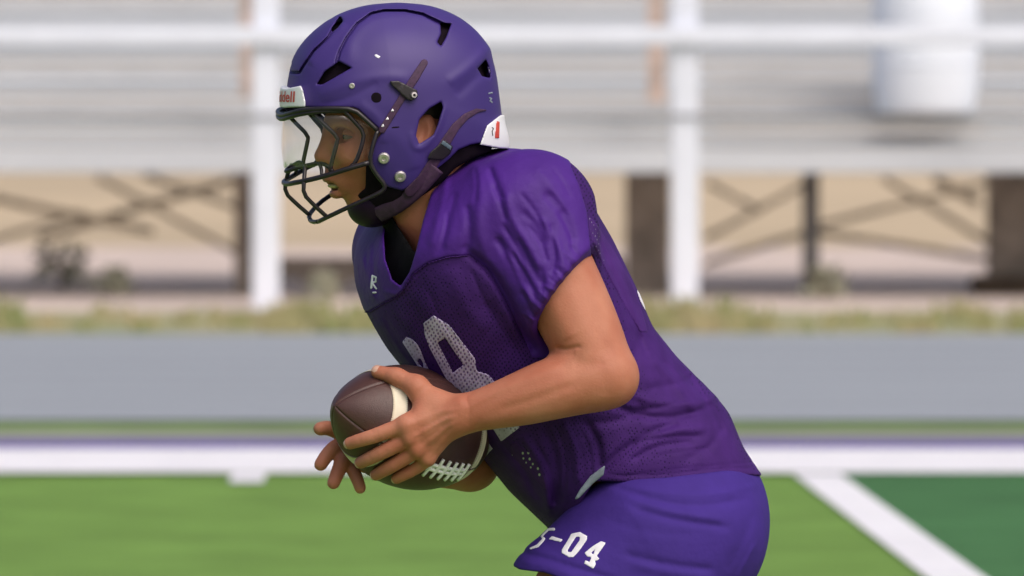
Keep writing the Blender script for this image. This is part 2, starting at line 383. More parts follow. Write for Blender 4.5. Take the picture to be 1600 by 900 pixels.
# strip of weeds and grass at the track's far edge (nobody could count it)
bm = bmesh.new(); rnd = random.Random(3)
def tuft(bm, x, y, s, n, hgt):
    for _ in range(n):
        a = rnd.random() * 6.283; r = rnd.random() * s; bx, by = x + r * math.cos(a), y + r * math.sin(a) * .5
        h = hgt * (.4 + .8 * rnd.random()); lean = rnd.uniform(-.35, .35) * h; b = .012 + .02 * rnd.random()
        v = [bm.verts.new(p) for p in ((bx - b, by, -.10), (bx + b, by, -.10), (bx + b * .7 + lean * .4, by + .01, h * .6), (bx + lean, by, h), (bx - b * .7 + lean * .4, by, h * .6))]
        bm.faces.new(v)
for _ in range(1500):
    x = rnd.uniform(-14, 14); dens = .5 + .5 * math.sin(x * 2.3) * math.sin(x * .9 + 1)
    if rnd.random() < dens: tuft(bm, x, rnd.uniform(26.9, 29.6), .12, 7, .07 + .07 * dens)
M['weed'] = mat('weeds', (.17, .22, .075), .9, nscale=1.6, col2=(.36, .30, .17))
tag(grab(bm, 'weeds', M['weed']), 'green and straw coloured weeds along the far edge of the track', 'weeds', kind='stuff')
def bush(x, y, r, h, lab):
    bm = bmesh.new()
    for _ in range(150):
        a = rnd.random() * 6.283; e = rnd.random(); rr = r * (rnd.random() ** .5) * (1 - .5 * e)
        p = Vector((x + rr * math.cos(a), y + rr * math.sin(a), h * e)); s = .02 + .03 * rnd.random()
        q = Matrix.Rotation(rnd.random() * 6, 3, Vector((rnd.random(), rnd.random(), rnd.random())).normalized())
        bm.faces.new([bm.verts.new(p + q @ Vector(c)) for c in ((-s, 0, 0), (0, -s * .6, 0), (s, 0, 0), (0, s * .6, 0))])
    root = empty('shrub', (x, y, 0)); child(grab(bm, 'foliage', M['shrub']), root)
    for k in range(4): tube('stem', M['wood'], root, [(x, y, -.02), (x + rnd.uniform(-.1, .1), y, h * .4), (x + rnd.uniform(-.2, .2), y, h * .8)], .008, 5, 1)
    tag(root, lab, 'shrub', 'low shrubs under the bleachers')
M['shrub'] = mat('shrub_leaf', (.42, .42, .32), .9, nscale=5, namt=.3); M['wood'] = mat('stem_wood', (.12, .09, .06), .9, nscale=20, namt=.3)
bx, by = onground(95, 44.5); bush(bx, by, .28, .26, 'grey green shrub under the bleachers at the far left of the photo')
bx, by = onground(178, 43.0); bush(bx, by, .13, .16, 'small low shrub right of the larger one beneath the bleachers on the left')
bx, by = onground(1290, 42.6); bush(bx, by, .16, .18, 'low shrub beside the thin grey post under the bleachers')
bx, by = onground(505, 42.6); bush(bx, by, .12, .13, 'small shrub on the dirt right of the left white post')

# ------------------------------------------------------------------ bleachers
M['alu'] = mat('bleacher_board', (.55, .585, .62), .55, nscale=3, namt=.07, aniso=(.3, 1, 6), bump=.2, bscale=20)
M['alu2'] = mat('bleacher_riser', (.46, .485, .51), .6, nscale=3, namt=.08, aniso=(.3, 1, 6))
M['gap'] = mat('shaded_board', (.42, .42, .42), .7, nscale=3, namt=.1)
M['post'] = mat('white_painted_steel', (.74, .78, .87), .45, nscale=4, namt=.04)
M['frame'] = mat('dark_weathered_timber', (.25, .21, .175), .9, nscale=8, namt=.3, bump=.5, bscale=30, bdist=.01)
M['brace'] = mat('weathered_brace', (.58, .49, .36), .85, nscale=6, namt=.3)
M['rust'] = mat('rusty_steel', (.46, .36, .31), .8, nscale=12, namt=.3)
M['greypost'] = mat('grey_steel_post', (.15, .145, .14), .7, nscale=8, namt=.2)
M['drum'] = mat('white_drum', (.76, .82, .90), .45, nscale=3, namt=.03)
BY = 32.3                                    # front edge of the stand (world y)
def zat(py, y): return float(at(800, py, y)[2])
def xat(px, y): return float(at(px, 450, y)[0])
bl = empty('bleachers', (0, BY, 0)); tag(bl, 'long bank of pale grey bleacher benches raised on dark timber legs behind the track', 'bleachers')
z0 = zat(270, BY); XL, XR = -12.0, 12.0
def plank(y0, y1, za, zb, mt, nm): return box(nm, mt, bl, XL, XR, y0, y1, za, zb, .006)
plank(BY, BY + .05, z0, z0 + .155, M['alu'], 'fascia_board')
plank(BY + .05, BY + .34, z0 + .11, z0 + .15, M['alu'], 'foot_board'); plank(BY + .37, BY + .66, z0 + .11, z0 + .15, M['alu'], 'foot_board')
rise, run = .215, .66
for k in range(5):
    y = BY + .30 + k * run; z = z0 + .15 + k * rise
    # seat board on brackets, riser board behind it, foot boards beyond
    plank(y - .02, y + .26, z + .165, z + .205, M['alu'], 'seat_board')
    plank(y - .005, y + .02, z + .012, z + .075, M['alu2'], 'riser_board')
    plank(y - .003, y + .02, z + .088, z + .155, M['alu2'], 'riser_board')
    plank(y + .33, y + .60, z + rise - .045, z + rise - .008, M['alu'], 'foot_board')
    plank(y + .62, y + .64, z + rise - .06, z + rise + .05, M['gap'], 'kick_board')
# legs and braces below
for a, b, yy, top, mt in ((978, 1046, BY + 1.0, 262, 'frame'), (366, 392, BY + .9, 262, 'frame'), (1545, 1640, BY + 1.1, 262, 'frame')):
    yb = yy; box('support_leg', M[mt], bl, xat(a, yb), xat(b, yb), yb, yb + .22, -.02, z0 + .02, .01)
box('support_leg', M['greypost'], bl, xat(1254, BY + .6), xat(1280, BY + .6), BY + .6, BY + .7, -.02, z0 + .02, .01)
for px in (-330, -640, -1230, -1820, -2100, 1920, 2240, 2800, 3400): box('support_leg', M['frame'], bl, xat(px, BY + 1), xat(px + 60, BY + 1), BY + 1, BY + 1.22, -.02, z0 + .02, .01)
box('cross_beam', M['frame'], bl, xat(436, BY + .9), xat(975, BY + .9), BY + 1.0, BY + 1.08, zat(436, BY + 1), zat(402, BY + 1), .005)
def brace(pa, pb, y, r=.03):
    A = at(pa[0], pa[1], y); B = at(pb[0], pb[1], y); tube('brace', M['brace'], bl, [A, B], r * .85, 6, 0)
for pa, pb, y, r in (((-60, 300), (240, 362), BY+1.4, .030), ((375, 278), (60, 372), BY+1.5, .032), ((150, 275), (380, 400), BY+1.6, .022), ((225, 272), (385, 330), BY+2.0, .024), ((-40, 385), (130, 330), BY+1.8, .022),
                 ((1100, 412), (1270, 360), BY+1.5, .026), ((1102, 372), (1262, 285), BY+1.7, .022), ((1270, 362), (1545, 405), BY+1.5, .026), ((1280, 352), (1545, 285), BY+1.9, .022), ((1380, 278), (1560, 388), BY+1.6, .024), ((1460, 278), (1530, 318), BY+1.3, .032), ((1104, 285), (1190, 330), BY+2.2, .022)):
    brace(pa, pb, y, r)
    for sh in ((-480, -960, -1440) if pa[0] < 700 else (480, 960, 1440)): brace((pa[0] + sh, pa[1]), (pb[0] + sh, pb[1]), y, r)
for a, b, ya, yb_ in ((1012, 1038, -10, 160), (376, 394, -10, 152)):
    yy = BY - .10; box('rusty_bracket', M['rust'], bl, xat(a, yy), xat(b, yy), yy, yy + .04, zat(yb_, yy), zat(-60, yy), .004)
# dark pier block at the right
pb = empty('pier_block', (0, 0, 0)); bm = bmesh.new(); yy = BY + .75
box_bm(bm, xat(1520, yy), xat(1690, yy), yy, yy + .35, -.02, zat(432, yy), .02)
o = grab(bm, 'pier_block', M['frame2'] if 'frame2' in M else mat('dark_concrete', (.05, .035, .022), .9, nscale=8, namt=.35, bump=.6, bscale=20, bdist=.02)); bpy.data.objects.remove(pb)
o.name = 'pier_block'; tag(o, 'squat dark brown block at the foot of the right bleacher leg', 'block')
# white railing in front
YP = 30.8
rl = empty('guard_railing', (0, YP, 0)); tag(rl, 'white painted steel railing with tall posts in front of the bleachers', 'railing')
for c in [415 + 655 * k for k in range(-5, 7)]:
    x = xat(c, YP); hw = .078
    box('post', M['post'], rl, x - hw, x + hw, YP, YP + .12, zat(484, YP), 2.6, .012)
    box('footing', M['dirt2'] if 'dirt2' in M else M.setdefault('dirt2', mat('pale_concrete', (.36, .32, .29), .9, nscale=8, namt=.1)), rl, x - .13, x + .13, YP - .06, YP + .2, -.02, zat(484, YP), .01)
box('rail', M['post'], rl, xat(-2900, YP), xat(4385, YP), YP - .055, YP - .003, zat(71, YP), zat(41, YP), .01)
# thin grey cable along the railing
tube('cable', M['greypost'], rl, [at(-2900, 181, YP - .02), at(4385, 181, YP - .02)], .008, 6, 0)
# shade of the bench gaps right of the post, put in as grey boards
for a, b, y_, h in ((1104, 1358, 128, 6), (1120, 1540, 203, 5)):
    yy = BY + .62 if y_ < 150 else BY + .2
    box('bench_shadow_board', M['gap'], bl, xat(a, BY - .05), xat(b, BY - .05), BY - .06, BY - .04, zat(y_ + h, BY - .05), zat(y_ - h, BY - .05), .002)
# white drum standing on the lower row
YD = BY + .12
def drum():
    x = xat(1447, YD); zb = zat(178, YD); r0 = .315; prof = [(0, 0), (.27, 0), (.295, .02), (.30, .05), (.318, .2), (.325, .4), (.32, .62), (.305, .85), (.30, .9), (0, .9)]
    V = []; Fc = []; n = 40
    for r_, z_ in prof:
        for k in range(n): a = 2 * math.pi * k / n; V.append((x + r_ * math.cos(a), YD + .1 + r_ * math.sin(a), zb + z_))
    for i in range(len(prof) - 1):
        for k in range(n): Fc.append((i*n+k, i*n+(k+1)%n, (i+1)*n+(k+1)%n, (i+1)*n+k))
    root = empty('plastic_drum', (x, YD + .1, zb)); tag(root, 'white plastic drum standing on the lowest bleacher row at the right', 'drum')
    me = bpy.data.meshes.new('drum_body'); me.from_pydata(V, [], Fc); child(link('drum_body', me, M['drum'], None, True), root)
    for h in (.3, .6):
        tube('hoop', M['drum'], root, [(x + .322 * math.cos(a), YD + .1 + .322 * math.sin(a), zb + h) for a in np.linspace(0, 2 * math.pi, 33)], .008, 6, 0)
drum()

# ================================================================== THE PLAYER
exec_marker = 'player'
PSI = R(15); cP, sP = math.cos(PSI), math.sin(PSI)
BX = np.array([cP, sP, 0]); LX = np.array([-sP, cP, 0])      # towards his back, towards his far side
HIP = at(1030, 780, .04)
U2 = (-.594, .804); V2 = (.804, .594)
def tbl(rows):
    rows = sorted(((U2[0] * (x - 1030) / cP - U2[1] * (y - 780)) / 1100, (V2[0] * (x - 1030) / cP - V2[1] * (y - 780)) / 1100) for x, y in rows)
    return np.array(rows)
BACK = tbl([(1215, 800), (1187, 742), (1152, 690), (1130, 635), (1100, 600), (1050, 550), (1010, 500), (985, 440), (945, 360), (915, 310), (888, 265), (850, 235), (800, 222), (735, 223)])
FRNT = tbl([(905, 880), (862, 830), (800, 770), (745, 700), (695, 645), (640, 582), (611, 545), (580, 490), (567, 450), (565, 410), (572, 378), (600, 335)])
TT = np.linspace(-.12, .60, 241)
def sm1(a, n=9):
    k = np.hanning(n + 2)[1:-1]; k /= k.sum(); return np.convolve(np.pad(a, n // 2, mode='edge'), k, mode='valid')
Wt = sm1(np.interp(TT, [-.12, -.05, .05, .15, .25, .35, .45, .52, .56, .58, .60], [.185, .182, .172, .162, .172, .198, .228, .225, .19, .15, .11]), 15)
SB = np.interp(TT, BACK[:, 0], BACK[:, 1]); SF = np.interp(TT, FRNT[:, 0], FRNT[:, 1])
SB, SF = sm1(SB, 11), sm1(SF, 11)
CC = (SB + SF) / 2; AA = (SB - SF) / 2; AA = np.sqrt(np.maximum(AA ** 2 - (Wt * sP * .75) ** 2, .02 ** 2))
def torso(P, off=0., top=.565, p=2.25):
    q = P - HIP.astype(np.float32); X = q @ BX.astype(np.float32); Y = q @ LX.astype(np.float32); Z = q[..., 2]
    t_ = U2[0] * X + U2[1] * Z; s_ = V2[0] * X + V2[1] * Z
    c = np.interp(t_, TT, CC).astype(np.float32); a = np.interp(t_, TT, AA).astype(np.float32) - off; w_ = np.interp(t_, TT, Wt).astype(np.float32) - off
    k = ((np.abs(s_ - c) / a) ** p + (np.abs(Y) / w_) ** p) ** (1 / p)
    f = (k - 1) * np.minimum(a, w_) * .95
    f = smax(f, t_ - (top - off), .05)
    return f
# ---- folds of the jersey
JR = Relief(500, 180, 1260, 900); JR.kw, JR.ka = .78, .85
S = JR.stroke
S([(728, 392), (765, 420), (795, 470), (815, 515), (838, 552)], 9, -9)          # armhole hollow
S([(700, 260), (690, 320), (672, 385)], 8, 2.5); S([(712, 300), (700, 350), (690, 395)], 6, -2)
S([(740, 250), (752, 300), (745, 350), (758, 395)], 12, 3); S([(765, 262), (775, 290), (785, 312)], 7, -4.5); S([(730, 320), (735, 360), (728, 392)], 8, -3)
S([(790, 300), (800, 345), (830, 390), (845, 420)], 9, 4); S([(808, 372), (832, 420), (850, 448)], 7, -4); S([(775, 370), (800, 410), (822, 450)], 8, -5)
S([(790, 390), (815, 440), (832, 478)], 6, 4.5); S([(845, 340), (872, 380), (882, 420)], 8, 4); S([(850, 300), (885, 340), (898, 380)], 9, -4)
S([(860, 350), (868, 395), (862, 430)], 6, -3.5); S([(835, 260), (862, 290), (880, 330)], 12, 2.5); S([(815, 330), (838, 352), (852, 385)], 7, -3)
S([(918, 318), (932, 370), (960, 430), (990, 500), (1012, 560)], 5, -3)
for i in range(15):                                                             # gathers along the cuff
    u = i / 14; x, y = 905 + (828 - 905) * u, 398 + (505 - 398) * u
    S([(x + 2, y + 4), (x - 15 - 5 * math.sin(i * 2.1), y - 11 - 4 * math.cos(i * 1.3))], 2.4, 1.9 if i % 2 else -1.8, 1)
# waist and back folds
S([(945, 622), (985, 648), (1045, 655), (1105, 640)], 8, -6); S([(960, 600), (1010, 628), (1070, 632), (1120, 622)], 9, 4)
S([(940, 735), (970, 705), (1020, 675), (1060, 660)], 9, -7); S([(985, 720), (1030, 695), (1085, 690)], 7, -4.5); S([(990, 690), (1040, 672), (1105, 670)], 8, 4)
S([(1020, 560), (1060, 600), (1090, 650)], 10, 3); S([(1060, 575), (1095, 612), (1110, 650)], 6, -3); S([(1005, 610), (1060, 600), (1085, 590)], 9, -2.5)
S([(1130, 665), (1110, 700), (1070, 718)], 8, -2.5); S([(965, 745), (1050, 733), (1180, 722)], 2.2, -1.4); S([(900, 660), (960, 660), (1010, 640)], 10, -5)
S([(1000, 520), (985, 580), (1000, 640)], 12, -3)
# hanging belly cloth
for pts, wd, a in (([(850, 665), (872, 720), (868, 790)], 10, -7), ([(880, 660), (900, 700), (905, 760)], 9, 5), ([(815, 680), (850, 730), (858, 800)], 9, 5), ([(915, 660), (935, 690), (938, 735)], 9, -7), ([(780, 690), (820, 730), (840, 780)], 8, -3), ([(760, 470), (790, 520), (830, 580)], 12, -3), ([(700, 420), (720, 470), (760, 520)], 18, 2.5), ([(640, 470), (665, 520), (700, 560)], 14, -2), ([(590, 500), (620, 540), (650, 580)], 12, 2)):
    S(pts, wd, a)
S([(566, 400), (572, 430), (585, 470)], 5, 2.5); S([(585, 375), (582, 420), (592, 462)], 5, -2.5); S([(575, 385), (570, 420), (578, 455)], 4, -1.5); S([(600, 455), (625, 462), (650, 430)], 5, 2)
JR.kw, JR.ka = 1, 1
rf = random.Random(11)
for pts, a in (([(770, 290), (783, 318), (790, 345)], -2.2), ([(742, 262), (746, 290), (742, 318)], -1.6), ([(812, 300), (836, 330), (852, 362)], -2), ([(826, 352), (846, 380), (856, 410)], -2.6), ([(872, 330), (890, 362), (896, 392)], -2.2), ([(858, 300), (874, 318), (886, 340)], -1.5),
               ([(800, 395), (822, 430), (838, 462)], -3), ([(786, 352), (806, 384), (820, 412)], -2.4), ([(700, 330), (696, 365), (682, 398)], -1.4), ([(845, 420), (850, 440), (846, 458)], -2), ([(815, 455), (828, 478), (836, 500)], -2.4), ([(862, 262), (880, 285), (892, 310)], -1.2),
               ([(950, 430), (975, 480), (992, 530)], -1.6), ([(1030, 560), (1058, 590), (1076, 625)], -1.8), ([(975, 640), (1020, 640), (1070, 625)], -1.8), ([(1000, 690), (1050, 682), (1098, 682)], -2), ([(1010, 715), (1060, 705), (1110, 700)], -1.2), ([(1100, 620), (1122, 650), (1132, 680)], -1.4),
               ([(870, 668), (885, 712), (882, 770)], -2.4), ([(905, 668), (922, 700), (925, 740)], -2.2), ([(835, 690), (862, 735), (866, 790)], -2.2), ([(668, 452), (690, 500), (720, 540)], -1), ([(735, 420), (756, 470), (784, 520)], -1.4), ([(600, 492), (618, 530), (640, 560)], -1)):
    JR.stroke(pts, 3.6, a)
JR.stroke([(948, 741), (991, 744), (1044, 741), (1135, 730), (1184, 733)], 1.8, -1.6)
SHC, HEMC = at(832, 336, -.185), at(874, 456, -.232)
HN = np.array([.78, -.22, -.585]); HN /= np.linalg.norm(HN)
NECK_POLY = [(606, 338), (600, 368), (602, 405), (613, 437), (626, 447), (640, 425), (650, 392), (661, 345), (674, 302), (694, 260), (728, 220), (738, 150), (560, 150)]
HEM_POLY = [(760, 905), (800, 850), (845, 850), (890, 815), (928, 752), (950, 752), (991, 755), (1044, 752), (1135, 741), (1190, 744), (1300, 735), (1300, 1050), (760, 1050)]
FSH, FEL = at(640, 395, .16), at(735, 722, .06)
def jersey_base(P):
    f = torso(P)
    sl = seg_d(P, SHC, HEMC, .088, .0655)
    cut = ((P - HEMC.astype(np.float32)) @ HN.astype(np.float32))
    sl = smax(sl, cut - .002, .006)
    f = smin(f, sl, .045)
    fe = FSH + (FEL - FSH) * .42
    f2 = smax(seg_d(P, FSH, fe, .08, .066), ((P - fe.astype(np.float32)) @ ((FEL - FSH) / np.linalg.norm(FEL - FSH)).astype(np.float32)), .006)
    f = smin(f, f2, .04)
    x, y = pix(P)
    return f - JR(x, y), x, y
def jersey_f(P):
    f, x, y = jersey_base(P)
    f = smax(f, -poly_d(x, y, NECK_POLY), .004)
    f = smax(f, -poly_d(x, y, HEM_POLY), .004)
    arm = seg_d(P, ARM_A, ARM_B, .060, .052); f = smax(f, -arm, .004)        # the arm passes through the sleeve
    return f
ARM_A, ARM_B = at(850, 395, -.205), at(934, 572, -.238)
JLO, JHI = np.array([-.26, -.34, .70]), np.array([.40, .38, 1.42])
person = empty('person', (float(HIP[0]), float(HIP[1]), 0))
tag(person, 'football player in purple jersey and shorts leaning forward and cradling the ball', 'person')
jersey = solid('jersey', jersey_f, JLO, JHI, .0022, M['mesh'], person)
YOKE = [(500, 480), (577, 487), (600, 473), (620, 463), (630, 452), (645, 428), (668, 411), (700, 401), (733, 398), (762, 420), (790, 468), (812, 515), (832, 560), (880, 560), (925, 410), (917, 330), (905, 290), (893, 262), (880, 200), (500, 200)]
def yoke_f(P):
    f, x, y = jersey_base(P)
    g = smax(f - .0014, -poly_d(x, y, NECK_POLY) + .0, .003)
    arm = seg_d(P, ARM_A, ARM_B, .0585, .0505); g = smax(g, -arm, .003)
    g = np.maximum(g, -(f + .007)); return smax(g, poly_d(x, y, YOKE), .002)
def sleeve_cut(P): return ((P - HEMC.astype(np.float32)) @ HN.astype(np.float32))
yoke = solid('shoulder_yoke', yoke_f, JLO, JHI, .0022, M['satin'], None); yoke.parent = jersey
tag(yoke, 'smooth satin shoulder and sleeve panel')
def piece(name, base, fn, lo, hi, res, mt, parent, proud=.0009, deep=.005):
    def g(P):
        r_ = base(P); f, x, y = r_
        return np.maximum(P[..., 1] - (.08 if base.__name__ != 'shorts_base' else -.10), np.maximum(np.maximum(f - proud, -(f + deep)), fn(x, y)))
    lo = np.array(lo) - .035; hi = np.array(hi) + .035; o = solid(name, g, lo, hi, res, mt, None, rl=0, slack=2.0); o.parent = parent; return o
EIGHT = [(661.5,504.5),(678,492.5),(702,507.5),(742.5,560),(745,579.5),(763.5,585),(776,600),(812,668),(783,690),(771,671),(748,628),(740,616),(728,614),(735,640),(752,674),(770,701),(758,714),(742,692),(712,628),(705,604),(697,592),(688,575),(672,545),(664,525)]
H1 = [(684,535),(696,528.5),(724,570),(708,582)]
LEFTD = [(628.5,534.5),(635,526),(643.5,529),(652.5,537.5),(658,548),(664.5,566),(673.5,583),(690,615),(680,622),(655.5,576.5),(645,560)]
H2 = [(652,564.5),(656,559),(661,566),(662,576.5)]
o = piece('number', jersey_base, lambda x, y: np.maximum(poly_d(x, y, EIGHT), -poly_d(x, y, H1)), at(640, 740, -.32), at(830, 470, .05), .0016, M['num'], jersey)
o = piece('number', jersey_base, lambda x, y: np.maximum(poly_d(x, y, LEFTD), -poly_d(x, y, H2)), at(610, 640, -.32), at(700, 510, .1), .0016, M['num'], jersey)
o = piece('back_number', jersey_base, lambda x, y: poly_d(x, y, [(994, 450), (1004, 466), (1010, 488), (1003, 476), (997, 462)]), at(970, 500, -.3), at(1030, 430, .15), .0016, M['white'], jersey)
LG = lambda x, y: np.minimum(np.minimum(line_d(x, y, [(582, 431), (580, 450)], 1.7), line_d(x, y, [(582, 431), (587.5, 433), (587, 440), (581, 442), (588, 451)], 1.5)), line_d(x, y, [(583, 457), (587, 457)], 1.4))
def yb(P): f, x, y = jersey_base(P); return f - .0014, x, y
o = piece('logo', yb, LG, at(570, 470, -.2), at(600, 420, .12), .0009, M['white'], yoke, .0007)
o = piece('side_panel', jersey_base, lambda x, y: poly_d(x, y, [(919, 335), (932, 350), (962, 396), (990, 445), (1006, 495), (1012, 520), (1000, 520), (984, 492), (958, 446), (932, 396), (920, 360)]), at(900, 540, -.3), at(1030, 320, .1), .0020, mesh_fabric('open_mesh', (.064, .020, .155), (.19, .14, .30), scale=210, thr=(.13, .22)), jersey, .0006, .003)
fab = mesh_fabric('mesh_light_dots', (.055, .016, .128), (.42, .45, .40), scale=150, thr=(.20, .28))  # pale dots painted as background light showing through the knit
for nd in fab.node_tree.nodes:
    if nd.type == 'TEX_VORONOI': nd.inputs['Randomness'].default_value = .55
piece('light_dot_patch', jersey_base, lambda x, y: poly_d(x, y, [(796, 694), (806, 690), (838, 716), (850, 742), (856, 764), (848, 764), (826, 738), (800, 712)]), at(780, 780, -.3), at(870, 680, .06), .0016, fab, jersey, .0006, .003)
# seams
o = piece('seam', jersey_base, lambda x, y: line_d(x, y, [(500, 480), (577, 488), (600, 474), (620, 464), (630, 453), (645, 429), (668, 412), (700, 402), (731, 399)], 1.0), at(540, 500, -.33), at(740, 380, .12), .0016, M['mesh'], jersey, .0022)

# ---- undershirt in the neckline
def under_f(P):
    x, y = pix(P); f = torso(P, .022); n = seg_d(P, at(705, 372, -.035), at(672, 330, -.055), .088, .07); f = smin(f, n, .03)
    return smax(f, -poly_d(x, y, [(648, 395), (612, 338), (600, 250), (760, 200), (745, 330)]), .004)
o = solid('undershirt', under_f, at(560, 640, -.26), at(820, 280, .22), .004, M['under'], None); child(o, person)

# ---- shorts
SR = Relief(760, 700, 1260, 1200); SR.ka = .62; S = SR.stroke
for pts, wd, a in (([(960, 762), (1030, 785), (1100, 792), (1165, 780)], 6, -4.5), ([(975, 775), (1050, 800), (1130, 812)], 6, 3.5), ([(990, 795), (1060, 815), (1140, 824)], 5, -4), ([(950, 815), (1020, 832), (1080, 836)], 7, -1.5),
                   ([(975, 866), (1040, 882), (1115, 890)], 6, -4), ([(985, 880), (1060, 898), (1120, 905)], 8, 3), ([(1178, 800), (1160, 850), (1135, 892)], 8, -2.5), ([(1100, 770), (1150, 765), (1185, 758)], 5, 2), ([(812, 862), (850, 872), (900, 888), (960, 905)], 5, -4.5), ([(815, 877), (855, 886), (900, 900)], 5, 3), ([(1150, 905), (1165, 880), (1180, 850)], 4, 3),
                   ([(880, 800), (940, 790), (1010, 800)], 12, 1.5), ([(1000, 765), (1080, 775), (1150, 770)], 4, 2)):
    S(pts, wd, a)
KN, HJ = at(795, 1155, -.14), at(1062, 842, -.065)
HT1, HT2 = at(1000, 835, -.075), at(908, 965, -.105)
FKN, FHJ = at(1110, 1190, .16), at(1085, 850, .12)
def shorts_base(P):
    f = ell_d(P, at(1074, 815, .03), (.106, .165, .118))
    f = smin(f, seg_d(P, HJ, at(925, 985, -.105), .110, .112), .07)
    f = smin(f, seg_d(P, at(1000, 860, -.08), at(892, 925, -.10), .11, .086), .06)
    f = smin(f, seg_d(P, at(975, 800, .0), at(1070, 790, .03), .06, .095), .06)
    f = smin(f, seg_d(P, FHJ - np.array([.015, 0, 0]), at(1085, 1010, .14), .095, .09), .05)
    x, y = pix(P); return f - SR(x, y), x, y
TH = (KN - HJ) / np.linalg.norm(KN - HJ); HEMS = at(842, 905, -.10)
def shorts_f(P):
    f, x, y = shorts_base(P)
    f = smax(f, poly_d(x, y, [(1300, 738), (1300, 990), (1080, 1010), (905, 915), (852, 895), (812, 890), (790, 878), (852, 822), (900, 772), (940, 752), (957, 748), (991, 749), (1044, 746), (1135, 735), (1196, 738)]), .003)
    for a, b, r0, r1 in ((HT2, KN, .088, .066), (FHJ, FKN, .085, .066)): f = smax(f, -seg_d(P, a + (b - a) * .28, b, r0 + .006, r1 + .006), .005)
    return f
shorts = solid('shorts', shorts_f, at(770, 1030, -.36), at(1260, 700, .34), .0025, M['short'], person)
ZERO = [(892.5,834),(906,831),(917.5,837.5),(917,844),(905,861),(896,870.5),(889,871),(877.5,864),(877.5,859),(886,846)]
ZH = [(900,839),(906,839),(905.6,844),(892.5,862.5),(887.5,862.5),(887.5,859)]
FOUR = [(939,845.5),(947,848),(932.5,869),(937,872.5),(934,875.5),(930,876.5),(931,882),(927,889),(912.5,880.6),(914.5,875),(921,878),(924,871),(917.5,870),(913,864),(925,854)]
FH = [(924,864),(930,857.5),(927,866.5)]
for nm, fn, a, b in (('digit', lambda x, y: np.maximum(poly_d(x, y, ZERO), -poly_d(x, y, ZH)), (870, 880), (925, 822)), ('digit', lambda x, y: np.maximum(poly_d(x, y, FOUR), -poly_d(x, y, FH)), (905, 896), (955, 838)),
                     ('dash', lambda x, y: poly_d(x, y, [(857, 842.5), (862.5, 837.5), (880, 843), (876, 847)]), (850, 855), (888, 830)), ('digit', lambda x, y: line_d(x, y, [(865, 827), (857, 827), (846, 838), (850, 842), (840, 853), (829, 857)], [2.6, 1.6, 1.5, 2.2, 2.4, 1.6]), (815, 866), (872, 815))):
    piece(nm, shorts_base, fn, at(*a, -.32), at(*b, .1), .0012, M['white'], shorts)
# grey tail of cloth between jersey and thigh
def tail(P):
    x, y = pix(P); f = np.abs(P[..., 1] + .205 + .25 * (P[..., 2] - .87)) - .0045; return smax(f, poly_d(x, y, [(946, 726), (943, 742), (925, 757), (904, 779), (897, 781), (906, 765), (922, 744)]), .003)

# ---- the ball
BC = at(641, 668, -.13); BN = np.array([-.74, -.63, .25]); BN /= np.linalg.norm(BN); BL, BR = .141, .0862
LR = np.array([.30, -.72, -.54]); LR -= BN * (LR @ BN); LR /= np.linalg.norm(LR); LQ = np.cross(BN, LR)
def prof(s): return BR * np.maximum(1 - (np.abs(s) / BL) ** 2.05, 0) ** .74
def ball_pt(s, ang, off=0.):
    e = 1e-4; r = prof(s); dr = (prof(s + e) - prof(s - e)) / (2 * e); rad = LR * math.cos(ang) + LQ * math.sin(ang)
    n = rad - BN * dr; n /= np.linalg.norm(n); return BC + BN * s + rad * r + n * off, n
def ball_sdf(p):
    q = np.asarray(p) - BC; s = float(q @ BN); r = float(np.linalg.norm(q - BN * s)); return r - float(prof(np.clip(s, -BL, BL))) + max(abs(s) - BL, 0)
ball = empty('football', tuple(BC)); tag(ball, 'brown leather football with cream stripes and white laces cradled in both hands', 'football')
def ball_patch(name, mt, s0, s1, a0, a1, off, ns=24, na=16, par=None, groove=0):
    V = []; Fc = []
    for i in range(ns + 1):
        u = i / ns; s = s0 + (s1 - s0) * u
        if s0 < -.139: s = BL * .9995 * math.sin((u - .5) * math.pi)
        for j in range(na + 1):
            v = j / na; a = a0 + (a1 - a0) * v; ed = min(v, 1 - v) * (a1 - a0) * float(prof(s))
            g = -groove * math.exp(-(ed / .0016) ** 2) if groove else 0
            p, _ = ball_pt(s, a, off + g); V.append(tuple(p))
    for i in range(ns):
        for j in range(na): a = i * (na + 1) + j; Fc.append((a, a+1, a+na+2, a+na+1))
    if not groove:                        # closed strip with a little thickness
        n0 = len(V)
        for i in range(ns + 1):
            s = s0 + (s1 - s0) * i / ns
            for j in range(na + 1): p, _ = ball_pt(s, a0 + (a1 - a0) * j / na, -.001); V.append(tuple(p))
        rim = [j for j in range(na + 1)] + [i * (na+1) + na for i in range(1, ns + 1)] + [ns * (na+1) + j for j in range(na - 1, -1, -1)] + [i * (na+1) for i in range(ns - 1, 0, -1)]
        for a, b in zip(rim, rim[1:] + rim[:1]): Fc.append((a, b, b + n0, a + n0))
    me = bpy.data.meshes.new(name); me.from_pydata(V, [], Fc); o = link(name, me, mt, None, True)
    if par is ball: child(o, ball)
    else: o.parent = par
    return o
for k in range(4):
    edges = [0] + list(np.linspace(.012, math.pi / 2 - .012, 21)) + [math.pi / 2]
    pn = ball_patch('leather_panel', M['leather'], -.14, .14, k * math.pi / 2, (k + 1) * math.pi / 2, 0, 96, 64, ball, .0014)
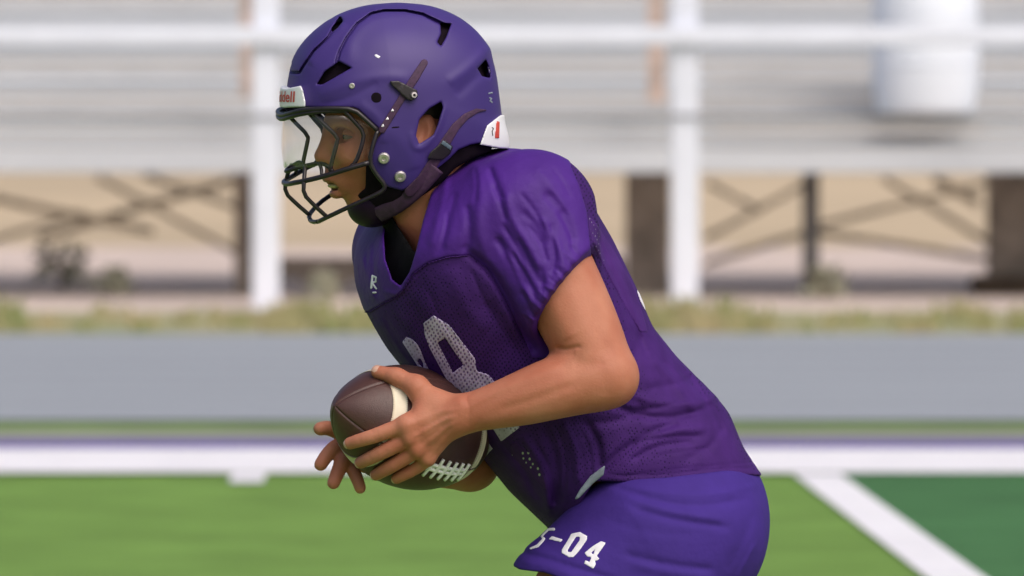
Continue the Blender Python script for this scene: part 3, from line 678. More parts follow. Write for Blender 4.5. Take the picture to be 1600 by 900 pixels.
for sgn in (1, -1):
    for k in range(4):
        if sgn > 0: s0, s1 = .0685, .0865
        else: s0, s1 = -.092, -.0745
        if k in (0, 3) or True:
            ball_patch('stripe', M['stripe'], s0, s1, k * math.pi / 2 + .028, (k + 1) * math.pi / 2 - .028, .0007, 4, 40, ball)
    bm = bmesh.new()                     # the whip-stitch beside each stripe
    for e in (s0, s1):
        for j in range(150):
            a = j * 2 * math.pi / 150; p0, n0 = ball_pt(e - .0014, a, .001); p1, n1 = ball_pt(e + .0016, a + .012, .001); q, _ = ball_pt(e, a + .008, .0014)
            bm.faces.new([bm.verts.new(p0), bm.verts.new(q), bm.verts.new(p1), bm.verts.new(ball_pt(e, a - .002, .0014)[0])])
    o = grab(bm, 'stitching', M['thread']); child(o, ball); o['kind'] = 'stuff'
# laces
tube('lace_bar', M['lace'], ball, [ball_pt(s, .045 * sg, .0025)[0] for sg in (1,) for s in np.linspace(-.060, .052, 14)], .0028, 8, 0)
tube('lace_bar', M['lace'], ball, [ball_pt(s, -.045, .0025)[0] for s in np.linspace(-.060, .052, 14)], .0028, 8, 0)
for i in range(9):
    s = -.058 + i * .0135; tube('lace', M['lace'], ball, [ball_pt(s, a, .0044)[0] for a in np.linspace(-.19, .19, 9)], .0024, 8, 0)
ball_patch('lace_backing', M['lace'], -.061, .053, -.062, .062, .0016, 24, 6, ball)

# ---- body: one continuous surface
B = []
def seg(a, b, ra, rb, k=.02, sub=False): B.append(('seg', np.array(a, float), np.array(b, float), ra, rb, k, sub))
def chain(pr, k=.02, n=3):
    q = chaikin([np.r_[np.asarray(p, float), rr] for p, rr in pr], n); q = np.array(q); B.append(('chain', q[:, :3], q[:, 3], k, False))
def ell(c, r, k=.02, Rm=None, sub=False): B.append(('ell', np.array(c, float), tuple(r), Rm, k, sub))
# trunk
seg(at(1060, 800, .03), at(930, 620, .0), .105, .105, .05); seg(at(930, 620, .0), at(790, 430, -.03), .105, .12, .05)
seg(at(790, 400, -.13), at(730, 400, .10), .085, .085, .05)
seg(at(740, 385, -.035), at(660, 295, -.060), .064, .053, .04)           # neck
seg(at(640, 340, -.085), at(700, 400, -.06), .018, .02, .03)
# near arm
EL = at(950, 592, -.243); FM = at(868, 605, -.250); WR = at(716, 649, -.236)
chain([(at(815, 335, -.165), .064), (ARM_A, .0585), (at(893, 480, -.222), .0550), (at(923, 545, -.234), .0510), (at(937, 579, -.240), .0450)], .03)
chain([(EL, .0405), (at(915, 597, -.248), .0430), (FM, .0430), (at(818, 622, -.248), .0375), (at(765, 637, -.243), .0295), (WR, .0250)], .02)
ell(at(968, 592, -.238), (.016, .018, .022), .02)
ell(at(724, 634, -.248), (.013, .014, .011), .012)
# near hand, knuckles and joints laid on the ball
def onball(px, py, r, lift=0.):
    d = ray(px, py); best = None
    for sdist in np.linspace(9.5, 10.05, 1100):
        p = CAM + d * sdist; v = ball_sdf(p)
        if best is None or v < best[0]: best = (v, p)
        if v < r * .80 + lift: return p
    return best[1]
def finger(pts, rs, k=.006, up=0, first=None, lift=0.):
    P = [first] if first is not None else []
    P += [onball(x, y, r, lift) if not isinstance(x, np.ndarray) else x for (x, y), r in zip(pts, rs)]
    rr = ([rs[0] * 1.1] if first is not None else []) + list(rs)
    chain(list(zip(P, rr)), k, 2)
    return P
hc = onball(675, 668, .018, .004)
KI, KM, KR, KP = [onball(x, y, .0135, .004) for x, y in ((636, 664), (641, 684), (652, 702), (668, 716))]
for K, r in ((KI, .0125), (KM, .0125), (KR, .012), (KP, .011)):
    seg(WR, K, .0165, r * .92, .012); ell(K + np.array([0, -.0035, 0]), (r * .90,) * 3, .008)
ell((WR + KM) / 2 + np.array([0, .002, .004]), (.034, .013, .022), .012)
fingers = []
fingers.append(finger([(612, 671), (586, 681), (562, 688), (546, 693)], (.0108, .0100, .0092, .0082), .004, first=KI))
fingers.append(finger([(622, 694), (600, 705), (578, 716), (563, 723)], (.0108, .0102, .0092, .0082), .003, first=KM))
fingers.append(finger([(636, 713), (619, 724), (600, 735), (587, 742)], (.0105, .0098, .0090, .0080), .003, first=KR))
fingers.append(finger([(657, 726), (642, 736), (628, 743), (619, 748)], (.0096, .0088, .0080, .0072), .003, first=KP))
TB = onball(684, 634, .019, .006); TM = onball(651, 604, .0150, .003); TI = onball(620, 589, .0118); TT_ = onball(590, 581, .0098)
seg(WR, TB, .0205, .0185, .02); seg(TB, TM, .0185, .0138, .015); seg(TM, TI, .0150, .0118, .01); seg(TI, TT_, .0118, .0094, .008)
seg(TM, (KI + TB) / 2, .008, .012, .014); seg(TB, KI, .013, .011, .014)
# far arm and hand
FW_ = at(655, 724, -.045); FELB = FEL
seg(FSH, FELB, .058, .038, .02); chain([(FELB, .037), (at(700, 725, .02), .036), (FW_, .026)], .02)
FP = at(585, 712, -.075); seg(FW_, FP, .026, .022, .03)
def far_f(pts, rs):
    P = [at(*p) for p in pts]
    seg(FW_, P[0], .018, rs[0] * 1.15, .018)
    chain(list(zip(P, rs)), .005, 2)
    return P
farf = [far_f([(556, 690, -.075), (532, 676, -.090), (512, 668, -.105), (500, 670, -.112)], (.0120, .0110, .0100, .0090)),
        far_f([(556, 700, -.085), (530, 694, -.105), (512, 709, -.120), (501, 726, -.128)], (.0120, .0110, .0098, .0088)),
        far_f([(560, 710, -.095), (537, 716, -.118), (528, 738, -.130), (521, 755, -.135)], (.0120, .0110, .0098, .0085)),
        far_f([(570, 722, -.095), (549, 729, -.115), (558, 748, -.126), (563, 763, -.130)], (.0105, .0095, .0086, .0076))]
seg(FW_, at(610, 690, .0), .02, .016, .02); seg(at(610, 690, .0), at(590, 650, -.02), .013, .010, .01)      # far thumb behind the ball
# head and face, in the frame of the helmet
PHI = R(18); cH, sH = math.cos(PHI), math.sin(PHI); HB = np.array([cH, sH, 0]); HL = np.array([-sH, cH, 0]); HO = at(615, 150, -.062)
def hp(px, py, yl):                      # sight line meets the plane |lateral| = yl (negative = near side)
    d = ray(px, py); s = (yl - (CAM - HO) @ HL) / (d @ HL); return CAM + d * s
def mir(p): p = np.asarray(p, float); return p - 2 * ((p - HO) @ HL) * HL
HR = np.stack([HB, HL, np.array([0, 0, 1.])], 1)
def both(fn, *a): fn(*a)
def hseg(a, b, ra, rb, k=.02, sub=False, two=True):
    seg(a, b, ra, rb, k, sub)
    if two: seg(mir(a), mir(b), ra, rb, k, sub)
def hell(c, r, k=.02, sub=False, two=True, Rm=HR):
    ell(c, r, k, Rm, sub)
    if two: ell(mir(c), r, k, Rm, sub)
def tiltR(a): ca, sa = math.cos(a), math.sin(a); return HR @ np.array([[ca, 0, sa], [0, 1, 0], [-sa, 0, ca]])
hell(hp(632, 165, 0), (.097, .076, .096), .02, two=False)
hell(hp(585, 215, 0), (.068, .064, .082), .03, two=False, Rm=tiltR(R(-8)))
hell(hp(570, 262, 0), (.042, .044, .050), .025, two=False)
hell(hp(531, 197, 0), (.014, .050, .014), .02, two=False)                   # brow
hell(hp(552, 240, -.038), (.026, .022, .022), .025)                          # cheekbones
hell(hp(534, 279, 0), (.022, .028, .022), .02, two=False)                    # muzzle
seg(hp(516, 210, 0), hp(503, 243, 0), .0085, .0105, .014); hell(hp(506, 245, 0), (.0105, .0105, .009), .006, two=False)
hell(hp(520, 250, -.0125), (.011, .0075, .0075), .006)                       # alae
hell(hp(513, 257, -.007), (.0045, .004, .005), .004, sub=True)
hell(hp(541, 212, -.031), (.020, .019, .012), .012, sub=True)                # eye sockets
hell(hp(551, 212, -.031), (.0150, .0140, .0135), .004); hell(hp(540, 214, -.034), (.010, .0125, .0022), .002, sub=True)
hell(hp(513, 279, 0), (.0075, .017, .0062), .006, two=False)                 # upper lip
hell(hp(525, 303, 0), (.0085, .015, .0068), .006, two=False)                 # lower lip
hell(hp(520, 291, 0), (.022, .0185, .0062), .004, sub=True, two=False)       # parted mouth
hell(hp(572, 318, 0), (.020, .022, .018), .02, two=False)                    # chin
hseg(hp(580, 316, -.012), hp(645, 275, -.058), .020, .022, .02)              # jaw
hseg(hp(645, 275, -.058), hp(662, 215, -.066), .022, .018, .02)
hell(hp(664, 208, -.080), (.016, .008, .026), .008, Rm=tiltR(R(12)))          # ear
hell(hp(660, 205, -.088), (.008, .006, .014), .004, sub=True, Rm=tiltR(R(12)))
seg(hp(665, 225, 0), at(690, 320, -.05), .050, .060, .03)                    # nape
# legs down to the turf
chain([(HT1, .090), (HT2, .088), (KN, .062)], .04)
for hj, kn, an, toe in ((HJ, KN, at(905, 1620, -.15), at(820, 1690, -.17)), (FHJ, FKN, at(1235, 1600, .19), at(1160, 1695, .18))):
    
    if kn is not KN: seg(hj, kn, .088, .060, .05)
    mid = kn + (an - kn) * .3 + np.array([.02, 0, 0]); seg(kn, mid, .056, .055, .04); seg(mid, an, .053, .036, .04); seg(an, toe, .036, .026, .03)
BR_ = Relief(520, 400, 1010, 780); S = BR_.stroke
S([(868, 543), (885, 546), (908, 541)], 3.4, -2.6); S([(858, 548), (880, 552), (900, 552)], 7, -1.5); S([(896, 566), (922, 571), (945, 566)], 10, -1.3)
S([(900, 430), (930, 500), (950, 560)], 14, -1.8); S([(860, 470), (880, 510), (890, 530)], 16, 2); S([(935, 580), (948, 600), (945, 618)], 12, -.8)
S([(880, 570), (830, 590), (770, 612), (730, 628)], 9, 1.6); S([(900, 600), (840, 622), (780, 640)], 7, -1.6); S([(890, 640), (820, 652), (750, 660)], 10, 1.2); S([(800, 600), (760, 622), (728, 640)], 2.6, .7)
S([(716, 640), (690, 642), (660, 655), (640, 664)], 3, 1.0); S([(712, 650), (685, 660), (662, 675), (645, 683)], 3, 1.1); S([(712, 660), (690, 674), (672, 690), (656, 701)], 3, 1.0); S([(712, 668), (696, 684), (682, 702), (670, 714)], 3, .8)
S([(700, 646), (676, 662), (656, 669)], 2.6, -.9); S([(702, 658), (680, 676), (662, 688)], 2.6, -.9); S([(704, 667), (688, 686), (674, 700)], 2.6, -.9)
S([(705, 632), (680, 648), (668, 664), (660, 690)], 2.2, .7); S([(690, 668), (676, 676), (668, 690)], 2.2, .6)
S([(728, 618), (734, 640), (730, 664)], 4, -1.0); S([(722, 616), (727, 640), (722, 668)], 2.0, -.5); S([(668, 604), (650, 620), (640, 646)], 5, -1.6)
for (x, y), (dx, dy) in (((586, 681), (3, 9)), ((600, 705), (4, 9)), ((619, 724), (5, 8)), ((642, 736), (5, 7)), ((618, 593), (-3, 9))):
    for o_ in (-4, 0, 4): S([(x + o_ - dx, y - dy), (x + o_ + 1, y), (x + o_ + dx, y + dy)], 1.7, -.55, 1)
for (x, y), (dx, dy) in (((562, 688), (3, 8)), ((578, 716), (4, 8)), ((600, 735), (4, 7)), ((628, 743), (4, 6)), ((600, 588), (-2, 8))): S([(x - dx, y - dy), (x, y), (x + dx, y + dy)], 1.6, -.5, 1)
def body_post(P):
    x, y = pix(P); return np.where(P[..., 1] < -.16, -BR_(x, y), 0).astype(np.float32)
body = solid('body', None, (-.40, -.36, .02), (.50, .36, 1.56), .0020, M['skin'], person, prims=B, rl=1, post=body_post)
tag(shorts, None)
# fingernails
def nail(P, q, r, side):
    tip, prev = np.array(P[-1]), np.array(P[-2]); ax = (tip - prev) / np.linalg.norm(tip - prev); out = np.asarray(side, float); out -= ax * (out @ ax); out /= np.linalg.norm(out); sd_ = np.cross(ax, out)
    V = []; Fc = []; n = 7
    for i in range(n):
        for j in range(n):
            u, v = i / (n-1) * 2 - 1, j / (n-1) * 2 - 1
            a = v * .95 * (1 - .18 * max(u, 0) ** 2); V.append(tip + ax * (u * r * .62 + r * .15) + (math.cos(a) * out + math.sin(a) * sd_) * r * (1.03 if abs(u) < .9 and abs(v) < .9 else .99) * (math.sqrt(max(0, 1 - max(0, (u * .62 + .15)) ** 2 * .8))))
    for i in range(n - 1):
        for j in range(n - 1): Fc.append((i*n+j, i*n+j+1, (i+1)*n+j+1, (i+1)*n+j))
    me = bpy.data.meshes.new('fingernail'); me.from_pydata([tuple(v) for v in V], [], Fc); o = link('fingernail', me, M['nail'], None, True); child(o, person)
for P, r in zip(fingers, (.0082, .0082, .0080, .0072)): nail(P, None, r, (-.25, -1, -.1))
nail([TI, TT_], None, .0094, (.0, -.75, .8))
for P, r in zip(farf, (.0090, .0088, .0085, .0076)): nail(P, None, r, (-.7, .9, -.3))
# eyes, lashes, hair, mouthguard
for s in (0, 1):
    c = hp(550, 213, -.031); c = mir(c) if s else c
    for nm, r, mt, dx in (('eyeball', .0128, 'eye', 0), ('iris', .0062, 'iris', -.0075)):
        bm = bmesh.new(); bmesh.ops.create_uvsphere(bm, u_segments=20, v_segments=14, radius=r)
        for v in bm.verts: v.co = Vector(c + HB * dx) + v.co
        child(grab(bm, nm, M[mt], None, True), person)
def guard_f(P): return ell_d(P, hp(531, 290, 0), (.0175, .0165, .0050), HR)
child(solid('mouthguard', guard_f, hp(500, 305, -.03), hp(560, 275, .05), .0012, M['guard']), person)
def lips_f(P):
    return np.maximum(smin(ell_d(P, hp(513.5, 280, 0), (.0078, .0165, .0052), HR), ell_d(P, hp(525, 302, 0), (.0088, .0150, .0062), HR), .001), -ell_d(P, hp(520, 291, 0), (.022, .0185, .0056), HR))
child(solid('lips', lips_f, hp(500, 315, -.03), hp(560, 265, .05), .0012, M['lip']), person)
def hair_f(P):
    f = ell_d(P, hp(632, 165, 0), (.102, .081, .101), HR); x = (P - HO.astype(np.float32)) @ HB.astype(np.float32); z = P[..., 2] - float(HO[2])
    fringe = .030 + .35 * np.abs(np.sin(((P - HO.astype(np.float32)) @ HL.astype(np.float32)) * 130)) * .02
    return smax(f, -(z + .012 + .0 + fringe * 0 + np.where(x < -.04, fringe * .35, -.02) * -1 + .0), .004)
child(solid('hair', hair_f, HO - np.array([.13, .12, .14]), HO + np.array([.13, .12, .14]), .003, M['hair']), person)
child(solid('shirt_tail', tail, at(880, 800, -.30), at(960, 710, -.08), .0020, M['greycloth']), person)
for g in (lambda p: p, mir):
    child(link('eyebrow', tube_mesh(chaikin([g(hp(523, 203, -.014)), g(hp(532, 196, -.028)), g(hp(546, 194, -.042)), g(hp(557, 199, -.052))], 2), [.0012] + [.0028] * 11 + [.001] if False else .0026, 8), M['hair'], None, True), person)
# socks and shoes below the picture
M['shoe'] = mat('shoe', (.7, .7, .72), .5, nscale=20, namt=.1)
for an, toe in ((at(905, 1620, -.15), at(820, 1690, -.17)), (at(1235, 1600, .19), at(1160, 1695, .18))):
    def shoe_f(P, an=an, toe=toe):
        t3 = np.array(toe) + np.array([-.02, 0, -.0]); h3 = np.array(an) + np.array([.03, 0, -.055])
        return smax(smin(smin(seg_d(P, h3, t3, .042, .038), seg_d(P, an + np.array([0, 0, .09]), h3, .046, .045), .03), seg_d(P, h3, toe, .045, .035), .03), .004 - P[..., 2], .006)
    child(solid('shoe', shoe_f, np.minimum(an, toe) - .1, np.maximum(an, toe) + np.array([.12, .12, .22]), .005, M['shoe']), person)

# ================================================================== HELMET
helmet = empty('football_helmet', tuple(HO)); tag(helmet, 'matte purple football helmet with black face cage and clear visor on the player', 'helmet')
SIL = [(453, 120), (456, 103), (466, 79), (481, 57), (502, 37), (530, 18), (562, 6), (600, .5), (640, .5), (680, 7), (715, 22), (742, 44), (760, 68), (767, 90), (772, 112), (776, 140), (779, 165), (782, 195), (790, 225), (770, 300), (700, 345), (615, 365), (540, 330), (480, 250), (450, 190), (449, 150)]
ths, Rs = [], []
for x, y in SIL:
    X = (x - 615) / 1100 / cH; Z = (150 - y) / 1100; ths.append(math.atan2(Z, X)); Rs.append(math.hypot(X, Z))
od = np.argsort(ths); ths = np.array(ths)[od]; Rs = np.array(Rs)[od]
TH_ = np.linspace(-math.pi, math.pi, 721); RR = np.interp(TH_, np.r_[ths[-1] - 2*math.pi, ths, ths[0] + 2*math.pi], np.r_[Rs[-1], Rs, Rs[0]])
k_ = np.hanning(27); k_ /= k_.sum(); RR = np.convolve(np.pad(RR, 13, mode='wrap'), k_, mode='valid')
# silhouette of a body turned by PHI is wider than its middle plane: take that off
RR = RR - .006 * np.clip(1, 0, 1)
HR_ = Relief(430, -30, 800, 330); S = HR_.stroke
def ridge(pts, w_, a): S(pts, w_, a)
ridge([(497, 150), (545, 128), (600, 118), (640, 122)], 9, 1.6); ridge([(500, 166), (555, 150), (590, 128)], 6, -1.2)
ridge([(700, 130), (735, 105), (765, 72)], 9, 2.2); ridge([(712, 150), (745, 120), (764, 100)], 8, -1.6)
ridge([(545, 100), (545, 60), (575, 28), (620, 18), (680, 25), (705, 50)], 12, 1.8); ridge([(480, 100), (500, 70), (540, 36)], 10, 2)
ridge([(642, 205), (646, 232), (664, 232), (684, 205), (696, 165)], 5, 1.8); ridge([(605, 200), (640, 235), (650, 265)], 14, 1.2)
ridge([(560, 160), (598, 190), (600, 225)], 8, 1.5)
def mirrored_pix(P):
    y = (P - HO.astype(np.float32)) @ HL.astype(np.float32)
    Q = P - (2 * np.maximum(y, 0))[..., None] * HL.astype(np.float32); return pix(Q)
def hel_base(P):
    q = P - HO.astype(np.float32); X = q @ HB.astype(np.float32); Y = q @ HL.astype(np.float32); Z = q[..., 2]
    rho = np.hypot(X, Z); th = np.arctan2(Z, X); Rr = np.interp(th, TH_, RR).astype(np.float32)
    W_ = .119 - .010 * np.clip((Z - .02) / .12, 0, 1) ** 2 - .008 * np.clip((-X - .04) / .1, 0, 1)
    p = 2.3; k = ((rho / Rr) ** p + (np.abs(Y) / W_) ** p) ** (1 / p)
    x, y = mirrored_pix(P)
    return (k - 1) * np.where(rho > .03, (Rr + W_) / 2, W_) * .95 - HR_(x, y), x, y
SHELL = [(400, -60), (900, -60), (900, 182), (781, 182), (757, 222), (735, 226), (716, 234), (700, 250), (672, 272), (650, 288), (628, 298), (606, 292), (590, 277), (580, 255), (582, 228), (597, 206), (560, 171), (552, 168), (478, 168), (400, 166)]
VENTS = [[(495, 132), (507, 112), (530, 96), (549, 106), (525, 120), (504, 132)], [(689, 159), (692, 168), (683, 197), (677, 211), (655, 225), (650, 212), (655, 187), (670, 170)],
         [(746, 107), (759, 93), (766, 113), (765, 122), (753, 119)], [(688, 36), (705, 37), (697, 58), (689, 72), (683, 66), (689, 53)], [(518, 44), (533, 28), (536, 33), (528, 43), (519, 50)]]
GROOVES = [([(526, 97), (531, 80), (541, 60), (558, 37), (580, 21), (600, 16.5), (632, 16.5), (660, 22), (692, 38)], [2.4, 2.1, 1.9, 1.8, 1.8, 1.8, 2.0, 2.3, 3.0]), ([(452, 113), (468, 114), (473, 105), (490, 80), (513, 58), (520, 47), (531, 30)], [1.9, 1.9, 1.9, 1.8, 1.8, 2.4, 3.0])]
def vents_d(x, y):
    d = poly_d(x, y, VENTS[0])
    for v in VENTS[1:]: d = np.minimum(d, poly_d(x, y, v))
    return d
def shell_f(P):
    f, x, y = hel_base(P)
    g = smax(f, -(f + .010), .002)
    g = smax(g, poly_d(x, y, SHELL), .003)
    g = smax(g, -vents_d(x, y), .003)
    gr = line_d(x, y, *GROOVES[0]); gr = np.minimum(gr, line_d(x, y, *GROOVES[1]))
    g = smax(g, -np.maximum(gr, -(f + .006)), .0015)
    return g
HLO, HHI = HO - np.array([.175, .155, .14]), HO + np.array([.175, .155, .145])
solid('shell', shell_f, HLO, HHI, .0015, M['shell'], helmet, slack=1.9, rl=2)
def pad_f(P):
    f, x, y = hel_base(P)
    g = smax(f + .0115, -(f + .026), .003); g = smax(g, poly_d(x, y, SHELL) + .002, .003)
    return smax(g, -poly_d(x, y, [(c[0], c[1]) for c in [(694, 155), (686, 197), (677, 213), (653, 230), (645, 212), (652, 187), (668, 162)]]), .003)
solid('padding', pad_f, HLO, HHI, .003, M['pad'], helmet, slack=2.2)
# jaw pad inside the cage
def jaw_f(P):
    f, x, y = hel_base(P); Y = np.abs((P - HO.astype(np.float32)) @ HL.astype(np.float32))
    return smax(smax(f + .012, -(f + .036), .008), poly_d(x, y, [(572, 254), (584, 252), (625, 300), (640, 300), (630, 322), (600, 330), (560, 318), (556, 306), (571, 294)]), .006)
solid('jaw_pad', jaw_f, HLO - np.array([0, 0, .02]), HHI, .003, M['pad'], helmet, slack=2.4)
def neckpad_f(P):
    f, x, y = hel_base(P)
    return smax(smax(f + .009, -(f + .030), .006), poly_d(x, y, [(640, 285), (672, 258), (705, 232), (770, 215), (768, 236), (742, 246), (712, 262), (690, 285), (655, 310)]), .006)
solid('neck_pad', neckpad_f, HLO, HHI, .003, M['pad'], helmet, slack=2.4)
def hpiece(name, fn, mt, proud=.002, deep=.002, a=(430, 330), b=(800, -30), res=.0013, rl=0):
    two = name not in ('front_bumper', 'rear_bumper')
    def g(P):
        f, x, y = hel_base(P); v = np.maximum(np.maximum(f - proud, -(f + deep)), fn(x, y))
        return np.maximum(v, (P - HO.astype(np.float32)) @ HL.astype(np.float32)) if two else v
    lo = np.minimum(hp(a[0], a[1], -.16), hp(a[0], a[1], .02)); hi = np.maximum(hp(b[0], b[1], -.16), hp(b[0], b[1], .02)); lo[1] = HO[1] - .16; hi[1] = HO[1] + .17
    if two: lo -= .02; hi += .02; hi[1] = HO[1] + .06
    o = solid(name, g, lo, hi, res, mt, helmet, slack=2.2, rl=rl)
    if two and name not in ('emblem_glint', 'rear_emblem'):
        me = o.data.copy(); V = np.empty(len(me.vertices) * 3, np.float32); me.vertices.foreach_get('co', V); V = V.reshape(-1, 3)
        V = V - 2 * ((V - HO) @ HL)[:, None] * HL; me.vertices.foreach_set('co', V.astype(np.float32).ravel()); me.flip_normals(); me.update(); child(link(name, me), helmet)
    return o
hpiece('front_bumper', lambda x, y: poly_d(x, y, [(400, 139), (444, 139), (470, 134), (473, 140), (477, 158), (477, 167), (445, 168), (400, 168)]), M['white_plastic'], .007, .004, (420, 180), (500, 120), .0016, 1)
hpiece('rear_bumper', lambda x, y: poly_d(x, y, [(840, 176), (782, 180), (761, 196), (750, 226), (784, 232), (840, 232)]), M['white_plastic'], .003, .004, (735, 245), (800, 160), .0016, 1)
o = hpiece('bumper_mark', lambda x, y: poly_d(x, y, [(776, 189), (781, 190), (780, 216), (773, 216)]), M['red'], .0042, -.002, (765, 225), (790, 180))
hpiece('bumper_mark', lambda x, y: line_d(x, y, [(769, 199), (771, 201), (769, 205), (770, 212)], .8), M['thread'], .0038, -.002, (765, 220), (775, 190), .0009)
hpiece('front_strap', lambda x, y: line_d(x, y, [(663, 98), (648, 122), (625, 158), (597, 203)], [5.5, 6.5, 5.5, 5.5]), M['strap'], .0022, .002, (585, 215), (675, 85))
for c in ((613, 172), (605, 185), (598, 196)):
    hpiece('strap_mark', lambda x, y, c=c: poly_d(x, y, [(c[0] - 2.8, c[1] + 2.4), (c[0] + .6, c[1] - 3.2), (c[0] + 3, c[1] + 1.8)]), M['white'], .003, 0, (c[0] - 6, c[1] + 6), (c[0] + 6, c[1] - 6), .0009)
hpiece('rear_strap', lambda x, y: line_d(x, y, [(760, 172), (745, 173), (728, 182), (712, 198), (694, 226), (676, 256), (660, 280), (640, 300)], [.8, 3.6, 5.2, 6.5, 8, 8.5, 8, 8]), M['strap'], .0025, .003, (625, 315), (770, 160))
hpiece('strap_clip', lambda x, y: poly_d(x, y, [(609, 127), (622, 126), (652, 141), (653, 151), (643, 158), (636, 155), (612, 133)]), M['black'], .0065, 0, (600, 165), (660, 118), .0013, 1)
hpiece('rear_buckle', lambda x, y: poly_d(x, y, [(688, 224), (696, 219), (708, 229), (704, 240), (692, 250), (668, 248), (672, 238)]), M['black'], .0075, 0, (660, 256), (715, 212), .0013, 1)
hpiece('buckle_tab', lambda x, y: poly_d(x, y, [(692, 219), (706, 229), (704, 235), (689, 225)]), mat('grey_blue_plastic', (.09, .13, .17), .4, nscale=50, namt=.1), .0088, -.004, (680, 245), (712, 212), .0013, 1)
hpiece('port_disc', lambda x, y: np.hypot(x - 588, y - 152.5) / 1100 - 8.6 / 1100, M['pad'], .0005, .002, (574, 168), (602, 138))
hpiece('emblem_glint', lambda x, y: poly_d(x, y, [(584.5, 86), (588, 84.5), (595, 88.5), (592, 91.5), (588, 90)]), M['white'], .0006, .001, (578, 96), (600, 80), .0009)  # small emblem, its bright glint painted in white
hpiece('slit', lambda x, y: line_d(x, y, [(613, 199.5), (623, 198.5)], 1.4), M['pad'], .0004, .001, (605, 206), (630, 192), .0009)
hpiece('rear_emblem', lambda x, y: np.minimum(line_d(x, y, [(764, 146), (769, 145)], 1.4), line_d(x, y, [(765, 153), (768, 154), (766, 158), (769, 160)], 1.4)), M['greycloth'], .0006, .001, (758, 166), (776, 138), .0009)
def screw(px, py, rpx, name='screw', head=.0035):
    # find the surface along the sight line
    d = ray(px, py); s = 9.7; 
    for s in np.linspace(9.70, 10.1, 900):
        p = CAM + d * s
        if hel_base(p[None].astype(np.float32))[0][0] < .001: break
    e = 1e-3; g0 = hel_base(p[None].astype(np.float32))[0][0]; n = np.array([hel_base((p + np.eye(3)[i] * e)[None].astype(np.float32))[0][0] - g0 for i in range(3)]); n /= np.linalg.norm(n)
    r = rpx / 1100; Q = Vector(n).to_track_quat('Z', 'Y').to_matrix()
    prof_ = [(r, -.001), (r, head * .45), (r * .93, head * .8), (r * .8, head), (r * .42, head * 1.02), (r * .36, head * .45), (0, head * .45)]; n_ = 24; V = []; Fc = []
    for rr, zz in prof_:
        for k in range(n_): a = 2 * math.pi * k / n_; V.append(tuple(Vector(p) + Q @ Vector((rr * math.cos(a), rr * math.sin(a), zz))))
    for i in range(len(prof_) - 1):
        for k in range(n_): Fc.append((i*n_+k, i*n_+(k+1)%n_, (i+1)*n_+(k+1)%n_, (i+1)*n_+k))
    me = bpy.data.meshes.new(name); me.from_pydata(V, [], Fc); child(link(name, me, M['steel'], None, False), helmet)
screw(600, 247, 9); screw(625.5, 275.5, 9); screw(550, 134, 4.4, head=.001); screw(644.5, 148.5, 5.4, head=.010)
# ---- lettering on the front bumper
cu = bpy.data.curves.new('brand_text', 'FONT'); cu.body = 'Riddell'; cu.size = .023; cu.offset = .0004; cu.align_x = 'CENTER'; cu.resolution_u = 6
to = bpy.data.objects.new('tmp', cu); COL.objects.link(to); dg = bpy.context.evaluated_depsgraph_get(); tm = bpy.data.meshes.new_from_object(to.evaluated_get(dg)); bpy.data.objects.remove(to)
bm = bmesh.new(); bm.from_mesh(tm); bmesh.ops.subdivide_edges(bm, edges=[e for e in bm.edges if e.calc_length() > .003], cuts=2, use_grid_fill=False)
bmesh.ops.triangulate(bm, faces=bm.faces[:])
zc = float(hp(450, 160, 0)[2])
for v in bm.verts:
    yl = v.co.x * .92 - .003; z = zc + .001 + v.co.y * .92; a = yl / .105
    dirv = -HB * math.cos(a) + (-HL) * -math.sin(a) * -1           # reads left to right from the front
    dirv = -HB * math.cos(a) - HL * math.sin(a)
    o_ = HO.copy(); o_[2] = z
    lo_, hi_ = .05, .2
    for _ in range(22):
        md = (lo_ + hi_) / 2
        if hel_base((o_ + dirv * md)[None].astype(np.float32))[0][0] < .0076: lo_ = md
        else: hi_ = md
    v.co = Vector(o_ + dirv * lo_)
child(grab(bm, 'bumper_lettering', M['red']), helmet)
# ---- chin cup and straps
def cup_f(P):
    c = hp(584, 320, 0); f = ell_d(P, c, (.0372, .048, .0315), tiltR(R(-18)))
    f = smax(f, -ell_d(P, hp(600, 300, 0), (.042, .040, .026), tiltR(R(-25))), .006); x, y = mirrored_pix(P)
    return f
solid('chin_cup', cup_f, hp(520, 380, -.09) - .02, hp(640, 270, .09) + .02, .0018, M['cup'], helmet)
for m_ in (0, 1):
    g = mir if m_ else (lambda p: np.asarray(p))
    tube('chin_strap', M['strap'], helmet, [g(hp(590, 336, -.040)), g(hp(620, 322, -.070)), g(hp(652, 296, -.092)), g(hp(682, 262, -.108))], .0125, 10, 2, .28)
    tube('chin_strap', M['pad'], helmet, [g(hp(592, 322, -.045)), g(hp(608, 306, -.070)), g(hp(618, 290, -.084)), g(hp(630, 266, -.086))], .0150, 10, 2, .28)
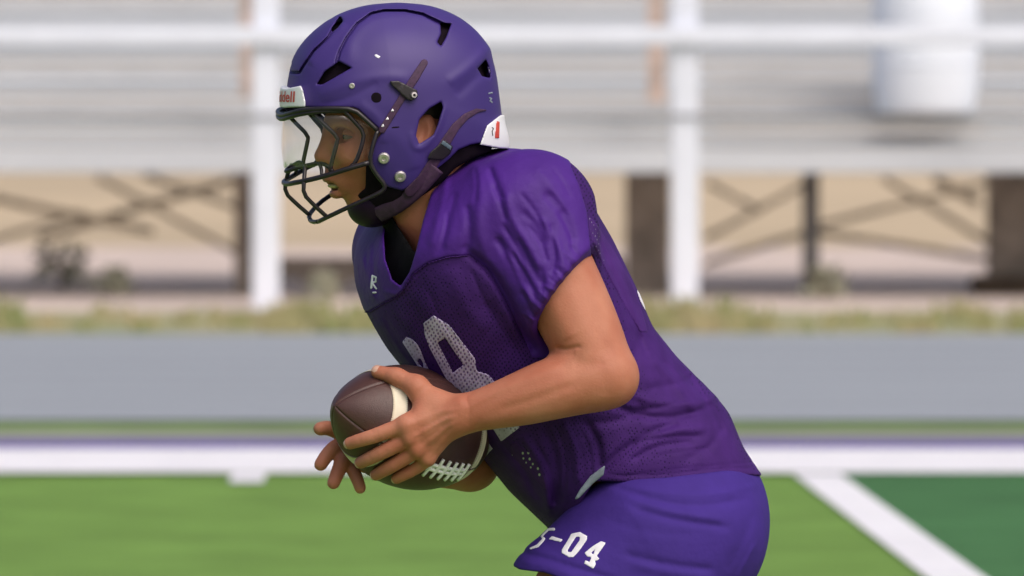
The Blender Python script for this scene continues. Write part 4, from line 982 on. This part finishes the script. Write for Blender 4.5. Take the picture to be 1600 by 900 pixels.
# ---- face cage: bars on both sides
cage = empty('face_mask', (0, 0, 0)); child(cage, helmet); cage.matrix_parent_inverse = Matrix.Identity(4); cage.location = (0, 0, 0)
cage.parent = helmet; cage.location = tuple(-np.array(helmet.location))
def bar(pts, r=.0030, two=True, sm=1):
    P = [hp(*p) for p in pts]
    for s in ((0, 1) if two else (0,)):
        Q = [mir(p) for p in P] if s else P
        me = tube_mesh(chaikin(Q, sm), r, 10); me.name = 'bar'; o = link('bar', me, M['bar'], None, True); o.parent = cage
def span(pts, r=.0030, sm=1):            # runs round the front from the near side to the far side
    P = [hp(*p) for p in pts]; P = P + [mir(p) for p in P[::-1] if abs((p - HO) @ HL) > 1e-4]
    me = tube_mesh(chaikin(P, sm), r, 10); me.name = 'bar'; o = link('bar', me, M['bar'], None, True); o.parent = cage
span([(590, 204, -.110), (573, 188, -.108), (553, 170.5, -.103), (520, 169, -.092), (480, 171, -.066), (456, 176, -.038), (440, 181, 0)], .0034)
span([(545, 173, -.098), (500, 174, -.080), (470, 178, -.055), (452, 183, -.030), (440, 187, 0)], .0032)
bar([(480, 169, -.066), (504, 192, -.070), (528, 214, -.073), (526, 226, -.073), (517, 258, -.070), (516, 268, -.068)])
bar([(536, 171, -.095), (552, 188, -.097), (569, 207, -.098), (566, 226, -.098), (556, 254, -.094), (546, 262, -.090)])
bar([(590, 204, -.110), (583, 226, -.110), (577, 252, -.108), (586, 270, -.108), (602, 289, -.108), (600, 297, -.106), (588, 304, -.100), (548, 322, -.080), (512, 339, -.048), (498, 346, -.020)], .0032)
span([(498, 346, -.020), (490, 347, 0)], .0032)
span([(577, 254, -.108), (545, 263, -.098), (515, 273, -.078), (480, 282, -.050), (458, 286, -.026), (449, 288, 0)], .0036)
span([(520, 268, -.070), (511, 258, -.064), (498, 254.5, -.050), (476, 259, -.028), (458, 264, -.014), (446, 269, 0)], .0030)
bar([(477, 258, -.034), (475, 282, -.046), (474, 303, -.046), (490, 320, -.044), (511, 339, -.042)], .0030)
bar([(498, 255, -.052), (502, 262, -.060), (503, 274, -.066)], .0026)
# ---- visor, a curved clear sheet inside the cage
V = []; Fc = []; n = 60; mrows = 8
front0, side0 = hp(452, 176, 0), hp(586, 176, -.098)
xf = float((front0 - HO) @ HB); xs_ = float((side0 - HO) @ HB); ws = .098
zt = float(hp(452, 175, 0)[2]); zb = float(hp(452, 263, 0)[2]); zbs = float(hp(580, 254, -.09)[2]); zts = float(hp(590, 196, -.09)[2])
for i in range(mrows + 1):
    for j in range(n + 1):
        a = (j / n - .5) * math.pi; p_ = 2.6
        cx = abs(math.cos(a)) ** (2 / p_); sy = math.copysign(abs(math.sin(a)) ** (2 / p_), math.sin(a))
        X = xs_ + (xf - xs_) * cx; Y = ws * sy; q = (X - xf) / (xs_ - xf)
        za = zt + (zts - zt) * max(0, (q - .55) / .45); zb_ = zb + (zbs - zb) * q; u = i / mrows
        V.append(tuple(HO * np.array([1, 1, 0]) + HB * (X + .004 * math.sin(u * math.pi) * -1) + HL * Y + np.array([0, 0, za + (zb_ - za) * u])))
for i in range(mrows):
    for j in range(n): a = i * (n+1) + j; Fc.append((a, a+1, a+n+2, a+n+1))
me = bpy.data.meshes.new('visor'); me.from_pydata(V, [], Fc); o = link('visor', me, M['glass'], None, True); child(o, helmet)
so = o.modifiers.new('thickness', 'SOLIDIFY'); so.thickness = .002
